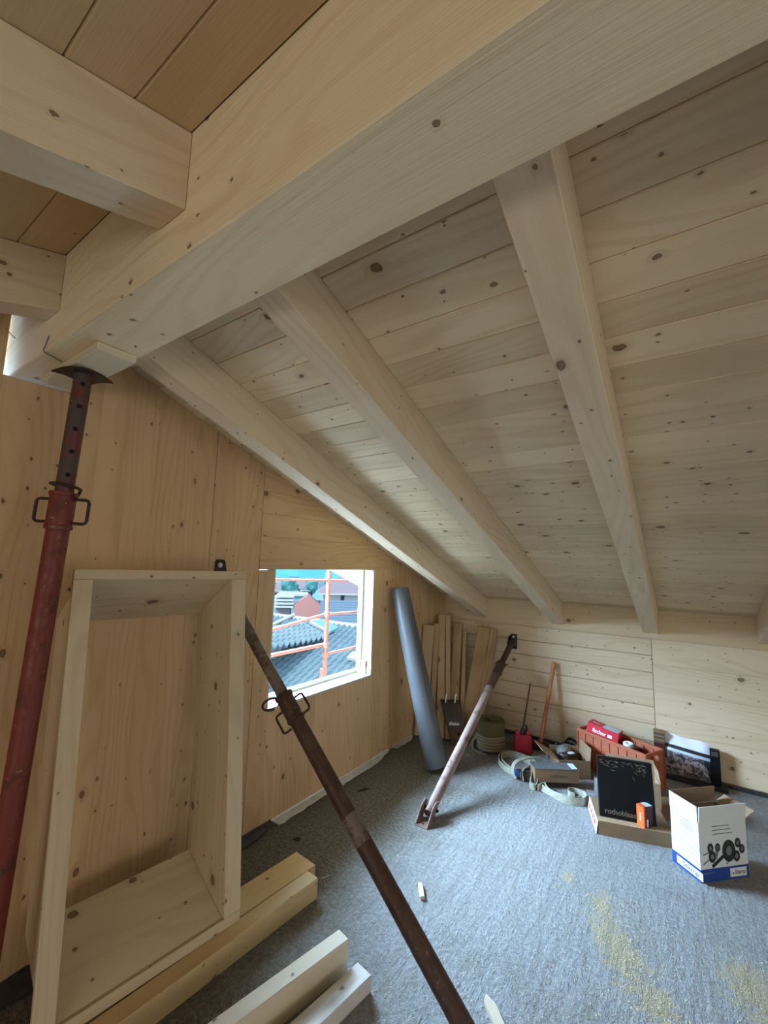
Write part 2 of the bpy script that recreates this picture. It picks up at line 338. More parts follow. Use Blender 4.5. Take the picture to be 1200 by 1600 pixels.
def smooth_path(pts, closed=False, n=6):
    P = [V(p) for p in pts]; out = []; k = len(P)
    rng = range(k) if closed else range(k - 1)
    for i in rng:
        p0 = P[(i - 1) % k] if closed or i > 0 else P[0]; p1 = P[i]; p2 = P[(i + 1) % k]
        p3 = P[(i + 2) % k] if closed or i + 2 < k else P[-1]
        for j in range(n):
            t = j / n
            out.append(0.5 * ((2 * p1) + (-p0 + p2) * t + (2 * p0 - 5 * p1 + 4 * p2 - p3) * t * t + (-p0 + 3 * p1 - 3 * p2 + p3) * t ** 3))
    if not closed: out.append(P[-1])
    return out
def sweep_bm(path, prof, closed=False, up=None, bm=None, cap=True):
    """sweep a closed 2-D profile [(side, up)] along path; up fixed (vector) or transported"""
    bm = bm or bmesh.new(); k = len(path); rings = []; nrm = None
    for i, p in enumerate(path):
        a = path[(i - 1) % k] if closed or i > 0 else path[0]; b_ = path[(i + 1) % k] if closed or i < k - 1 else path[-1]
        t = (b_ - a)
        t = t.normalized() if t.length > 1e-9 else V((1, 0, 0))
        if up is not None: uu = V(up[i] if isinstance(up, list) else up)
        else:
            if nrm is None: nrm = V((0, 0, 1)) if abs(t.z) < 0.9 else V((0, 1, 0))
            uu = nrm
        s = t.cross(uu)
        if s.length < 1e-4: s = t.cross(V((0.3, 1, 0.2)))
        s.normalize(); uu = s.cross(t).normalized(); nrm = uu
        rings.append([bm.verts.new(p + s * q[0] + uu * q[1]) for q in prof])
    m = len(prof)
    for i in range(k if closed else k - 1):
        A, B = rings[i], rings[(i + 1) % k]
        for j in range(m): bm.faces.new((A[j], A[(j + 1) % m], B[(j + 1) % m], B[j]))
    if cap and not closed:
        bm.faces.new(rings[0][::-1]); bm.faces.new(rings[-1])
    return bm
def circ(r, n=12): return [(r * cos(2 * pi * i / n), r * sin(2 * pi * i / n)) for i in range(n)]
def tube(name, mat, pts, r, parent=None, closed=False, n=10, smooth=True, up=None, **kw):
    bm = sweep_bm([V(p) for p in pts], circ(r, n), closed, up)
    return link(name, finish(bm, name, uv=False, smooth=smooth), mat, parent, **kw)
def ribbon(name, mat, pts, w, t, parent=None, closed=False, up=(0, 0, 1), **kw):
    bm = sweep_bm([V(p) for p in pts], [(-t / 2, -w / 2), (t / 2, -w / 2), (t / 2, w / 2), (-t / 2, w / 2)], closed, up)
    return link(name, finish(bm, name, uv=False, smooth=True), mat, parent, **kw)
def lathe_bm(prof, n=28, bm=None, axis_m=Matrix.Identity(4)):
    """prof [(r, z)] revolved round local Z"""
    bm = bm or bmesh.new(); rings = []
    for r, z in prof:
        rings.append([bm.verts.new(axis_m @ V((max(r, 1e-5) * cos(2 * pi * i / n), max(r, 1e-5) * sin(2 * pi * i / n), z))) for i in range(n)])
    for a, b_ in zip(rings, rings[1:]):
        for i in range(n): bm.faces.new((a[i], a[(i + 1) % n], b_[(i + 1) % n], b_[i]))
    return bm
def lathe(name, mat, prof, mtx, parent=None, n=28, **kw):
    return link(name, finish(lathe_bm(prof, n), name, uv=False, smooth=True), mat, parent, mtx, **kw)
def zframe(p0, p1, xhint=(1, 0, 0)):
    p0, p1 = V(p0), V(p1); z = (p1 - p0).normalized(); x = V(xhint) - z * V(xhint).dot(z); x.normalize(); y = z.cross(x)
    m = Matrix((x, y, z)).transposed().to_4x4(); m.translation = p0; return m
def text(name, body, size, mtx, mat, parent=None, bold=0.0, extr=0.0006, width=None, **kw):
    c = bpy.data.curves.new(name, 'FONT'); c.body = body; c.size = size; c.extrude = extr; c.offset = bold
    c.align_x = 'CENTER'; c.align_y = 'CENTER'; c.resolution_u = 3
    t = bpy.data.objects.new('tmp', c); COL.objects.link(t)
    me = bpy.data.meshes.new_from_object(t.evaluated_get(bpy.context.evaluated_depsgraph_get()))
    bpy.data.objects.remove(t); bpy.data.curves.remove(c)
    if width:
        xs = [v.co.x for v in me.vertices]; w0 = max(xs) - min(xs)
        for v in me.vertices: v.co.x *= width / w0
    me.name = name; me.materials.clear()
    return link(name, me, mat, parent, mtx, **kw)
def face_frame(origin, right, up):
    """matrix whose X=right, Y=up, Z=outward normal"""
    x = V(right).normalized(); y = V(up); y = (y - x * y.dot(x)).normalized(); z = x.cross(y)
    m = Matrix((x, y, z)).transposed().to_4x4(); m.translation = origin; return m
def quadbox(name, mat, mtx, x0, x1, y0, y1, t=0.0008, parent=None, **kw):
    """thin printed patch lying on a face (mtx = face_frame)"""
    return link(name, finish(box_bm(x0, x1, y0, y1, 0, t), name), mat, parent, mtx, **kw)

# ------------------------------------------------------------------ dimensions (metres, measured from the photograph)
YK = 4.317            # knee wall face
TA = 0.3607           # slope of the roof over the knee wall side
TL = 0.3044
ZT = 1.279; ZRB = 1.0467
YB0, YB1, ZB = 0.4695, 0.6744, 2.3006
ZC0 = 2.6237
def zr(y): return ZT + TA * (YK - y)           # underside of boards, knee wall side
def zl(y): return ZC0 - TL * (YB0 - y)         # underside of boards, camera side
XE = 6.5; YF = -3.3; XO = -1.0                # room ends; overhang outside the gable
WY0, WY1, WZ0, WZ1 = 1.877, 2.980, 0.669, 1.546

# ------------------------------------------------------------------ floor
flo = slab('floor', 'floor', -0.13, XE, YF - 0.1, YK + 0.15, -0.16, 0.0, 'x', None, 0.0, kind='structure')

# ------------------------------------------------------------------ gable wall (wall_left)
wl = thing('wall_left', (0, 0, 0), kind='structure')
GT = 0.10
def gplank(y0, y1, z0, z1a, z1b, g=0.0002):
    """vertical plank of the gable from z0 to sloped top"""
    m = Matrix(((0, 0, -1, 0), (0, 1, 0, 0), (1, 0, 0, 0), (0, 0, 0, 1)))   # local X->world z, Y->y, Z->-x
    prism('plank', 'gable', [(z0, y0 + g), (z1a, y0 + g), (z1b, y1 - g), (z0, y1 - g)], 0, GT, m, wl, 0.0003)
ys = []
y = YF
while y < 0.05: ys.append(y); y += 0.27
ys = [YF + i * (0.02 - YF) / 14 for i in range(15)] + [0.155, 0.30]
ys += [0.4475]
for a, b_ in zip(ys, ys[1:]): gplank(a, b_, -0.03, zl(a) - 0.002, zl(b_) - 0.002)
gplank(0.4475, YB0 , -0.03, ZB - 0.004, ZB - 0.004, 0.0)
gplank(YB0, YB1, -0.03, ZB - 0.004, ZB - 0.004, 0.0)
ys = [YB1, 0.80, 0.93, 1.06, 1.17, 1.285, 1.3985]
for a, b_ in zip(ys, ys[1:]): gplank(a, b_, -0.03, zr(a) - 0.002, zr(b_) - 0.002)
ys = [1.4015, 1.515, 1.625, 1.7465]
for a, b_ in zip(ys, ys[1:]): gplank(a, b_, -0.03, zr(a) - 0.002, zr(b_) - 0.002)
ys = [1.7495, WY0, 2.02, 2.16, 2.31, 2.455, 2.60, 2.745, 2.865, WY1, 3.115, 3.2475]
for a, b_ in zip(ys, ys[1:]):
    if a >= WY0 - 0.001 and b_ <= WY1 + 0.001: gplank(a, b_, -0.03, WZ0, WZ0)
    else: gplank(a, b_, -0.03, WZ1 - 0.0065 if a < WY0 - .01 else WZ1, WZ1 - 0.0065 if a < WY0 - .01 else WZ1)
# header and horizontal boards above the window
my = Matrix(((0, 0, -1, 0), (1, 0, 0, 0), (0, 1, 0, 0), (0, 0, 0, 1)))   # local X->y, Y->z, Z->-x  (grain along y)
prism('header_board', 'gable', [(1.7495, WZ1), (3.2475, WZ1), (3.2475, 1.6078), (1.7495, 1.6078)], -0.004, GT, my, wl, 0.001)
z = 1.608
while z < zr(1.75):
    z1 = min(z + 0.145, zr(1.7495))
    ya, yb = 1.7495, 3.2475
    yt0 = min(yb, YK - (z - ZT) / TA - 0.003); yt1 = min(yb, YK - (z1 - ZT) / TA - 0.003)
    if yt0 - ya > 0.02: prism('plank', 'gable', ([(ya, z), (yt0, z), (max(yt1, ya + 0.002), z1 - 0.001), (ya, z1 - 0.001)] if yt0 < yb else [(ya, z), (yb, z), (yb, zr(yb) - 0.002), (yt1, z1 - 0.001), (ya, z1 - 0.001)]) if yt0 < yb or yt1 < yb else [(ya, z), (yb, z), (yb, z1 - 0.001), (ya, z1 - 0.001)], 0, GT, my, wl, 0.0006)
    z += 0.145
ys = [3.2505, 3.38, 3.52, 3.65, 3.79, 3.93, 4.06, 4.19, YK + 0.1]
for a, b_ in zip(ys, ys[1:]): gplank(a, b_, -0.03, zr(a) - 0.002, zr(b_) - 0.002)

# window opening liner
wn = thing('window_1', (0, WY0, WZ0), kind='structure')
slab('sill_board', 'pale', -0.145, -0.001, WY0 + 0.002, WY1 - 0.002, WZ0 + 0.001, WZ0 + 0.016, 'y', wn)
slab('sill_lip', 'pale', -0.175, -0.145, WY0 + 0.002, WY1 - 0.002, WZ0 + 0.001, WZ0 + 0.042, 'y', wn)
slab('jamb_board', 'pale', -0.10, -0.001, WY1 - 0.016, WY1 - 0.001, WZ0 + 0.017, WZ1 - 0.001, 'z', wn)
slab('jamb_strip', 'pale', -0.145, -0.10, WY1 - 0.035, WY1 - 0.001, WZ0 + 0.017, WZ1 - 0.001, 'z', wn)
slab('jamb_board', 'pale', -0.145, -0.003, WY0 + 0.001, WY0 + 0.012, WZ0 + 0.017, WZ1 - 0.001, 'z', wn)
slab('wedge', 'timber', -0.09, -0.045, WY1 - 0.034, WY1 - 0.017, WZ0 + 0.018, WZ0 + 0.125, 'z', wn)

# ------------------------------------------------------------------ knee wall (wall_back)
wb = thing('wall_back', (0, YK, 0), kind='structure')
z = ZRB - 0.012; k = 0
while z > 0.0:
    z0 = max(z - 0.138, 0.0)
    slab('plank', 'knee', 0.001, 1.928, YK + 0.004, YK + 0.104, z0 + 0.0015, z - 0.0015, 'x', wb, 0.004)
    z -= 0.138
z = ZRB - 0.012; hs = (0.20, 0.215, 0.19, 0.205, 0.225); k = 0
while z > 0.0:
    z0 = max(z - hs[k % 5], 0.0); k += 1
    slab('plank', 'knee', 1.930, XE, YK + 0.002, YK + 0.104, z0 + 0.0005, z - 0.0005, 'x', wb, 0.0008)
    z = z0
slab('shadow_gap', 'knee', 0.0, XE, YK + 0.012, YK + 0.1, ZRB - 0.012, ZRB - 0.0005, 'x', wb, 0)
# wall plate
bar('wall_plate', 'plate', (0.0005, YK + 0.06, (ZRB + ZT) / 2), (XE, YK + 0.06, (ZRB + ZT) / 2), 0.12, ZT - ZRB - 0.002, parent=None, bev=0.002,
    label='long horizontal wall plate beam on top of the low back wall, under the rafter ends', cat='beam')

# ------------------------------------------------------------------ remaining shell (behind the camera)
wr = thing('wall_right', (XE, 0, 0), kind='structure')
def xplank(y0, y1, z0, za, zb_):
    m = Matrix(((0, 0, 1, 0), (0, 1, 0, 0), (1, 0, 0, 0), (0, 0, 0, 1))); m.translation = (XE, 0, 0)
    prism('plank', 'gable', [(z0, y0), (za, y0), (zb_, y1), (z0, y1)], 0, 0.1, m, wr, 0.0)
for a, b_ in ((YF, -2.2), (-2.2, -1.1), (1.7, YB0 + 2.2), (YB0 + 2.2, 3.6), (3.6, YK)):
    f = zl if b_ < YB0 else zr
    xplank(a, b_, 0, f(a) - 0.002, f(b_) - 0.002)
xplank(-1.1, YB0, 2.3, zl(-1.1) + 0.1, ZC0); xplank(YB1, 1.7, 2.3, zr(YB1) - 0.002, zr(1.7) + 0.1)
xplank(-1.1, 1.7, 0, 0.2, 0.2)
wf = thing('wall_front', (0, YF, 0), kind='structure')
slab('plank', 'knee', 0, XE, YF - 0.1, YF, 0, 0.42, 'x', wf); slab('plank', 'knee', 0, XE, YF - 0.1, YF, 1.28, zl(YF) - 0.002, 'x', wf)
slab('plank', 'knee', 0, 0.95, YF - 0.1, YF, 0.42, 1.28, 'x', wf); slab('plank', 'knee', 3.85, XE, YF - 0.1, YF, 0.42, 1.28, 'x', wf)

# ------------------------------------------------------------------ ceiling boards
ce = thing('ceiling', (0, YB1, ZC0), kind='structure')
def ceil_board(ya, yb, f, mat):
    th = 0.02; x0 = XO; x1 = XE
    n = V((0, 0, 1))
    p0 = V((x0, (ya + yb) / 2, (f(ya) + f(yb)) / 2)); slope = V((0, yb - ya, f(yb) - f(ya))); wid = slope.length
    up = V((1, 0, 0)).cross(slope.normalized())
    if up.z < 0: up = -up
    p0 = p0 + up * th / 2
    bar('board', mat, p0, p0 + V((x1 - x0, 0, 0)), wid - 0.0016, th, up, ce, 0.0030)
b0 = 0.912 - 2 * 0.128
y = b0
while y < YK + 0.35:
    a = max(y, YB1 + 0.0005) if y < YB1 else y
    ceil_board(a, y + 0.128, zr, 'ceil'); y += 0.128
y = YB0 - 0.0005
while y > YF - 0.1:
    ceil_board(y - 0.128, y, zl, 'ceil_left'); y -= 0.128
# roof deck above the boards
def deck(ya, yb, f):
    slope = V((0, yb - ya, f(yb) - f(ya))); up = V((1, 0, 0)).cross(slope.normalized())
    if up.z < 0: up = -up
    p0 = V((XO - 0.05, (ya + yb) / 2, (f(ya) + f(yb)) / 2)) + up * 0.085
    bar('roof_deck', 'membrane', p0, p0 + V((XE + 0.35 - XO, 0, 0)), slope.length, 0.12, up, ce, 0)
deck(0.57, YK + 0.55, zr); deck(YF - 0.4, 0.57, zl)
bar('barge_board', 'trim_white', (XO - 0.02, 0.6, zr(0.6) + 0.03), (XO - 0.02, YK + 0.5, zr(YK + 0.5) + 0.03), 0.03, 0.12, (0, 0, 1), ce, 0.002)

# ------------------------------------------------------------------ ridge beam and rafters
slab('ridge_beam', 'beam', XO + 0.1, XE, YB0, YB1, ZB, 2.634, 'x', None, 0.004,
     label='massive ridge beam of glued spruce crossing the whole ceiling diagonally', cat='beam')
def rafter(x0, x1, side, label, ya=None):
    if side == 'r':
        pts = [(YB1 + 0.0005, zr(YB1) - 0.1975), (YB1 + 0.0005, zr(YB1) - 0.002), (YK - 0.0005, zr(YK) - 0.002), (YK - 0.0005, zr(YK) - 0.1975)]; sl = TA
    else:
        y1 = YF + 0.001
        pts = [(YB0 - 0.0005, ZC0 - 0.2055), (YB0 - 0.0005, ZC0 - 0.002), (y1, zl(y1) - 0.002), (y1, zl(y1) - 0.2055)]; sl = TL
    s = 1 if side == 'r' else -1
    d = V((0, s, -sl)).normalized(); o = V((x0, pts[0][0], pts[0][1])); nrm = V((0, sl * s, 1)).normalized()
    m = Matrix((d, nrm, d.cross(nrm))).transposed().to_4x4(); m.translation = o
    poly = []
    for (yy, zz) in pts:
        q = V((0, yy - o.y, zz - o.z)); poly.append((q.dot(d), q.dot(nrm)))
    w = (x1 - x0) * (1 if d.cross(nrm).x > 0 else -1)
    return prism('rafter', 'rafter', poly, min(0, w), max(0, w), m, None, 0.0018, label=label, cat='rafter', group='rafters of the roof')
rafter(0.387, 0.496, 'r', 'rafter nearest the window wall, running down to the back corner')
rafter(1.132, 1.239, 'r', 'middle of the three long rafters, second from the window wall')
rafter(1.870, 1.984, 'r', 'right-hand long rafter, third from the window wall')
rafter(2.612, 2.722, 'r', 'rafter at the right picture edge, only its lower corner showing')
rafter(0.351, 0.461, 'l', 'rafter on the camera side of the ridge beam, nearest the window wall, lower left')
rafter(1.107, 1.2227, 'l', 'broad rafter at upper left joining the near side of the ridge beam')

# ------------------------------------------------------------------ block and hanging wire under the beam
slab('packing_board', 'offcut', 0.115, 0.610, 0.538, 0.660, 2.272, 2.2995, 'x', None, 0.0015,
     label='flat packing board pressed between ridge beam and red prop head', cat='board')
tube('wire', 'wire', smooth_path([(0.40, 0.4665, 2.345), (0.385, 0.4640, 2.315), (0.372, 0.466, 2.2965), (0.352, 0.50, 2.2955), (0.335, 0.530, 2.2950)]), 0.0022, n=6,
     label='bent tie wire clinging to the lower edge of the ridge beam above the red prop', cat='wire')
tube('wire', 'wire', smooth_path([(0.02, 0.430, 2.475), (0.025, 0.452, 2.452), (0.02, 0.462, 2.447), (0.0, 0.466, 2.46)]), 0.0018, n=6,
     label='tiny hooked wire in the bright slot beside the beam end', cat='wire')

# ------------------------------------------------------------------ steel props
def prop(base, top, ro, ri, sc, mats, label, hint, handles=True, name='steel_prop'):
    """sc: distance from base to collar centre"""
    t = thing(name, base, label, 'prop'); A = zframe(base, top, hint); ln = (V(top) - V(base)).length
    mo, mi, mc, mh = mats; T = lambda z: A @ Matrix.Translation((0, 0, z))
    lathe('outer_tube', mo, [(ro - .004, 0.0), (ro, 0.0), (ro, sc - .06), (ro - .004, sc - .06), (ro - .004, 0.0)], A, t)
    lathe('inner_tube', mi, [(0.001, sc), (ri, sc), (ri, ln), (0.001, ln)], A, t)
    cl = 0.066
    lathe('collar', mc, [(ro - .004, -cl), (ro + .007, -cl), (ro + .008, -cl + .012), (ro + .005, -cl + .014), (ro + .005, cl - .014), (ro + .009, cl - .012), (ro + .009, cl), (ri, cl), (ri, -cl)], T(sc), t)
    return t, A, ln, T
def loop_handle(parent, Mx, side, ro, mat, w=0.062, h=0.085, r=0.0052, rot=0.0):
    s = side; c = 0.012
    R = Matrix.Rotation(rot, 4, 'Z')
    P = [(ro + .001, h / 2), (ro + w - c, h / 2), (ro + w - c * .3, h / 2 - c * .3), (ro + w, h / 2 - c), (ro + w, -h / 2 + c), (ro + w - c * .3, -h / 2 + c * .3), (ro + w - c, -h / 2), (ro + .001, -h / 2)]
    pts = [Mx @ (R @ V((s * x, 0, z))) for x, z in P]
    bm = sweep_bm(pts, circ(r, 8), up=None)
    return link('handle', finish(bm, 'handle', uv=False, smooth=True), mat, parent)
def hole_rows(parent, Mx, ri, zs, ang, size=0.0085):
    for z in zs:
        R = Matrix.Rotation(ang, 4, 'Z'); m = Mx @ R @ Matrix.Translation((ri - 0.0012, 0, z)) @ Matrix.Rotation(pi / 2, 4, 'Y')
        lathe('pin_hole', 'hole', [(0.0001, 0.0022), (size, 0.0018), (size, 0)], m, parent, 12)
CR = V((cos(_yaw), sin(_yaw), 0)).normalized()      # horizontal direction that the handles lie along

# left red prop, carrying the ridge beam
t, A, ln, T = prop((0.316, 0.524, 0.0), (0.350, 0.596, 2.266), 0.0350, 0.0288, 1.757, ('red_steel', 'red_inner', 'red_steel', 'dark_iron'),
                   'red rusty upright steel prop carrying the ridge beam at far left', CR)
loop_handle(t, T(1.757), -1, 0.038, 'dark_iron', 0.055, 0.082, 0.0055, 0.0); loop_handle(t, T(1.757), 1, 0.038, 'dark_iron', 0.055, 0.086, 0.0055, 0.05)
hole_rows(t, A, 0.0288, [1.885 + 0.085 * i for i in range(5)], -pi / 2 + 0.75)
# pin ring on top of the collar
pr = [T(1.835) @ V((0.044 * cos(a) + 0.006 * (i / 22), 0.044 * sin(a), 0.006 + 0.010 * sin(a * .5) - 0.016 * (i > 18))) for i, a in enumerate([2.6 + 5.6 * j / 22 for j in range(23)])]
pr.append(T(1.812) @ V((0.058, -0.02, 0)))
tube('locking_pin', 'dark_iron', pr, 0.0052, t, n=8)
# head plate: dished square plate with folded corners
bm = bmesh.new(); nn = 8; g = {}
for i in range(nn + 1):
    for j in range(nn + 1):
        x, y_ = (i / nn - .5) * 0.135, (j / nn - .5) * 0.135
        q = abs(x * y_) / 0.0675 ** 2
        g[i, j] = bm.verts.new((x, y_, 0.002 - 0.012 * max(0, q - .25) ** 1.2))
for i in range(nn):
    for j in range(nn): bm.faces.new((g[i, j], g[i + 1, j], g[i + 1, j + 1], g[i, j + 1]))
ex = bmesh.ops.extrude_face_region(bm, geom=bm.faces[:])
for v in [e for e in ex['geom'] if isinstance(e, bmesh.types.BMVert)]: v.co.z -= 0.005
link('head_plate', finish(bm, 'head_plate', uv=False, smooth=True), 'dark_iron', t, Matrix.Translation((0.350, 0.596, 2.268)) @ Matrix.Rotation(0.35, 4, 'Z'))
lathe('base_plate', 'red_steel', [(0.0001, 0), (0.07, 0), (0.07, 0.006), (0.0001, 0.006)], Matrix.Translation((0.316, 0.524, 0.0)), t, 4)

# long diagonal prop from the gable wall to the floor
dg0 = V((1.585, 1.469, 0.030)); dg1 = V((0.045, 1.469, 1.4625))
t, A, ln, T = prop(dg0, dg1, 0.0345, 0.0285, 1.315, ('rust', 'rust_grey', 'rust', 'dark_iron'),
                   'long rusty brown prop running diagonally from floor to window wall', (0.2, 1, 0.2))
cdir = V((cos(_yaw), sin(_yaw), 0)); ax = (dg1 - dg0).normalized()
hd = CR + V((0, 0, 0.45)); hd = hd - ax * hd.dot(ax); hd.normalize()
Ax = zframe(dg0, dg1, hd); Tx = lambda z: Ax @ Matrix.Translation((0, 0, z))
loop_handle(t, Tx(1.295), 1, 0.037, 'dark_iron', 0.040, 0.085, 0.0055, 0.0); loop_handle(t, Tx(1.275), -1, 0.037, 'dark_iron', 0.040, 0.088, 0.0055, 0.0)
hole_rows(t, Ax, 0.0285, [1.44 + 0.085 * i for i in range(5)], pi - 0.75, 0.0075)
rg = [Tx(1.372) @ V((-0.028 - 0.040 * (1 - cos(a)), 0.0, 0.026 * sin(a) + 0.010 * (1 - cos(a)))) for a in [-0.9 + i * (2 * pi - 0.6) / 20 for i in range(21)]]
tube('locking_pin', 'dark_iron', rg, 0.0058, t, n=8)
lathe('worn_sleeve', 'rust_grey', [(0.0346, 0), (0.0353, 0.003), (0.0353, 0.105), (0.0346, 0.11)], T(0.70), t, label='worn bare patch of the tube')
# its wall bracket: black angled plate with bolt
br_ = prism('bracket', 'black', [(1.40, -0.036), (1.592, -0.030), (1.600, -0.022), (1.600, 0.020), (1.592, 0.030), (1.50, 0.052), (1.40, 0.052)], 0.002, 0.008,
            Matrix(((0, 0, 1, 0.0), (0, 1, 0, 1.469), (1, 0, 0, 0), (0, 0, 0, 1))), t)
lathe('bolt', 'bolt', [(0.0001, 0.012), (0.007, 0.012), (0.008, 0.007), (0.014, 0.006), (0.014, 0.0)], Matrix(((0, 0, 1, 0.008), (0, 1, 0, 1.466), (-1, 0, 0, 1.568), (0, 0, 0, 1))), br_, 12)
for dy in (-0.034, 0.034):
    prism('fork_plate', 'black', [(0.0, 1.42), (0.0, 1.52), (0.05, 1.50), (0.09, 1.44), (0.06, 1.40)], -0.003, 0.003,
          Matrix(((1, 0, 0, 0.006), (0, 0, -1, 1.469 + dy), (0, 1, 0, 0), (0, 0, 0, 1))), t)
for dy in (-0.042, 0.042):
    prism('foot_plate', 'dark_iron', [(1.50, 0.0), (1.66, 0.0), (1.66, 0.02), (1.60, 0.085), (1.55, 0.06)], -0.003, 0.003,
          Matrix(((1, 0, 0, 0), (0, 0, -1, 1.469 + dy), (0, 1, 0, 0), (0, 0, 0, 1))), t)

# back prop leaning from the floor to the knee wall
b0_, b1_ = V((0.765, 2.575, 0.036)), V((0.765, 4.270, 0.880))
t, A, ln, T = prop(b0_, b1_, 0.0330, 0.0265, 1.47, ('rust_pink', 'rust', 'rust', 'dark_iron'),
                   'shorter rusty prop slanting from mid floor up to the back wall', (1, 0, 0))
lathe('sleeve_seam', 'rust_pink', [(0.0335, 0), (0.036, 0.004), (0.036, 0.035), (0.0335, 0.04)], T(1.16), t, label='pale scraped ring on the tube')
lathe('upper_tube', 'rust', [(0.0331, 1.2), (0.0337, 1.203), (0.0337, 1.40), (0.0331, 1.405)], A, t)
rg = [T(1.545) @ V((0.055 * cos(a), 0.030 * sin(a), 0.035 * sin(a) - 0.01)) for a in [0.5 + i * 5.2 / 22 for i in range(23)]]
tube('locking_pin', 'dark_iron', rg, 0.0048, t, n=8)
for dx in (-0.040, 0.040):   # U bracket on the floor
    prism('foot_plate', 'rust_pink', [(2.475, 0.0), (2.565, 0.0), (2.640, 0.095), (2.60, 0.105), (2.555, 0.085)], -0.003, 0.003,
          Matrix(((0, 0, 1, 0.765 + dx), (1, 0, 0, 0), (0, 1, 0, 0), (0, 0, 0, 1))), t)
slab('foot_base', 'rust_pink', 0.727, 0.803, 2.475, 2.590, 0.0, 0.006, 'x', t, 0)
lathe('foot_bolt', 'dark_iron', [(0.0001, 0), (0.010, 0), (0.010, 0.115), (0.0001, 0.115)], Matrix(((0, 0, 1, 0.708), (0, 1, 0, 2.598), (-1, 0, 0, 0.058), (0, 0, 0, 1))), t, 8)
lathe('bolt_hole', 'hole', [(0.0001, 0.0012), (0.008, 0.001), (0.008, 0)], Matrix.Translation((0.762, 2.510, 0.0061)), t, 12)
for dx in (-0.030, 0.030):
    prism('head_fork', 'black', [(4.20, 0.85), (4.312, 0.83), (4.312, 0.93), (4.255, 0.93)], -0.003, 0.003,
          Matrix(((0, 0, 1, 0.765 + dx), (1, 0, 0, 0), (0, 1, 0, 0), (0, 0, 0, 1))), t)
hp = slab('head_plate', 'black', 0.733, 0.797, 4.311, 4.3165, 0.80, 0.945, 'z', t, 0.003)
lathe('bolt', 'bolt', [(0.0001, 0.016), (0.007, 0.016), (0.008, 0.006), (0.013, 0.005), (0.013, 0.0)], Matrix(((1, 0, 0, 0.765), (0, 0, -1, 4.311), (0, 1, 0, 0.915), (0, 0, 0, 1))), hp, 12)

# ------------------------------------------------------------------ timber shaft box leaning on the gable wall
bO = V((0.0103, 0.6794, 1.5178)); bs = V((0.10099, 0.99486, -0.00777)).normalized(); bu = V((-0.10115, 0.01803, 0.99471)).normalized(); bn = bs.cross(bu).normalized()
if bn.x < 0: bn = -bn
BW, BH, BD = 0.702, 1.463, 0.320
def bpnt(a, b_, c): return bO + bs * a - bu * b_ + bn * c
bx = thing('shaft_box', bpnt(BW / 2, BH, BD), 'large open rectangular spruce box frame leaning on the gable wall', 'box frame')
def hexa(name, mat, P, parent, mlong, bev=0.0015):
    """8 corner points (4 + 4); UV frame along mlong"""
    m = frame(P[0], V(P[0]) + V(mlong), bn); inv = m.inverted(); bm = bmesh.new()
    v = [bm.verts.new(inv @ V(p)) for p in P]
    for f in ((0, 1, 2, 3), (7, 6, 5, 4), (0, 4, 5, 1), (1, 5, 6, 2), (2, 6, 7, 3), (3, 7, 4, 0)): bm.faces.new([v[i] for i in f])
    bmesh.ops.recalc_face_normals(bm, faces=bm.faces)
    if bev: bmesh.ops.bevel(bm, geom=bm.edges[:], offset=bev, segments=1, affect='EDGES')
    return link(name, finish(bm, name), mat, parent, m)
RT = 0.018; tl_, tt_ = 0.062, 0.038
def brick_(a0, a1, b0, b1, c0, c1): return [bpnt(a0, b0, c0), bpnt(a1, b0, c0), bpnt(a1, b1, c0), bpnt(a0, b1, c0), bpnt(a0, b0, c1), bpnt(a1, b0, c1), bpnt(a1, b1, c1), bpnt(a0, b1, c1)]
hexa('front_rail', 'box', brick_(0, BW, 0, tt_, BD - RT, BD), bx, bs); hexa('front_rail', 'box', brick_(0, BW, BH - tt_, BH, BD - RT, BD), bx, bs)
hexa('front_stile', 'box', brick_(0, tl_, tt_ + .0005, BH - tt_ - .0005, BD - RT, BD), bx, bu); hexa('front_stile', 'box', brick_(BW - tl_ - 0.012, BW, tt_ + .0005, BH - tt_ - .0005, BD - RT, BD), bx, bu)
cF = BD - RT - 0.0005
for a0, a1 in ((0.034, tl_), (BW - tl_ - 0.012, BW - 0.036)):
    f0, f1, k0, k1 = 0.016, BH - 0.016, 0.180, 1.287
    P = [bpnt(a0, f0, cF), bpnt(a1, f0, cF), bpnt(a1, f1, cF), bpnt(a0, f1, cF), bpnt(a0, k0, 0), bpnt(a1, k0, 0), bpnt(a1, k1, 0), bpnt(a0, k1, 0)]
    hexa('side_board', 'box', P, bx, bu)
ai, aj = tl_ + .0005, BW - tl_ - 0.0125
P = [bpnt(ai, 0.014, cF), bpnt(aj, 0.014, cF), bpnt(aj, tt_, cF), bpnt(ai, tt_, cF), bpnt(ai, 0.176, 0), bpnt(aj, 0.176, 0), bpnt(aj, 0.197, 0), bpnt(ai, 0.197, 0)]
hexa('top_board', 'box', P, bx, bs)
P = [bpnt(ai, BH - tt_, cF), bpnt(aj, BH - tt_, cF), bpnt(aj, BH - 0.014, cF), bpnt(ai, BH - 0.014, cF), bpnt(ai, 1.264, 0), bpnt(aj, 1.264, 0), bpnt(aj, 1.289, 0), bpnt(ai, 1.289, 0)]
hexa('bottom_board', 'box', P, bx, bs)

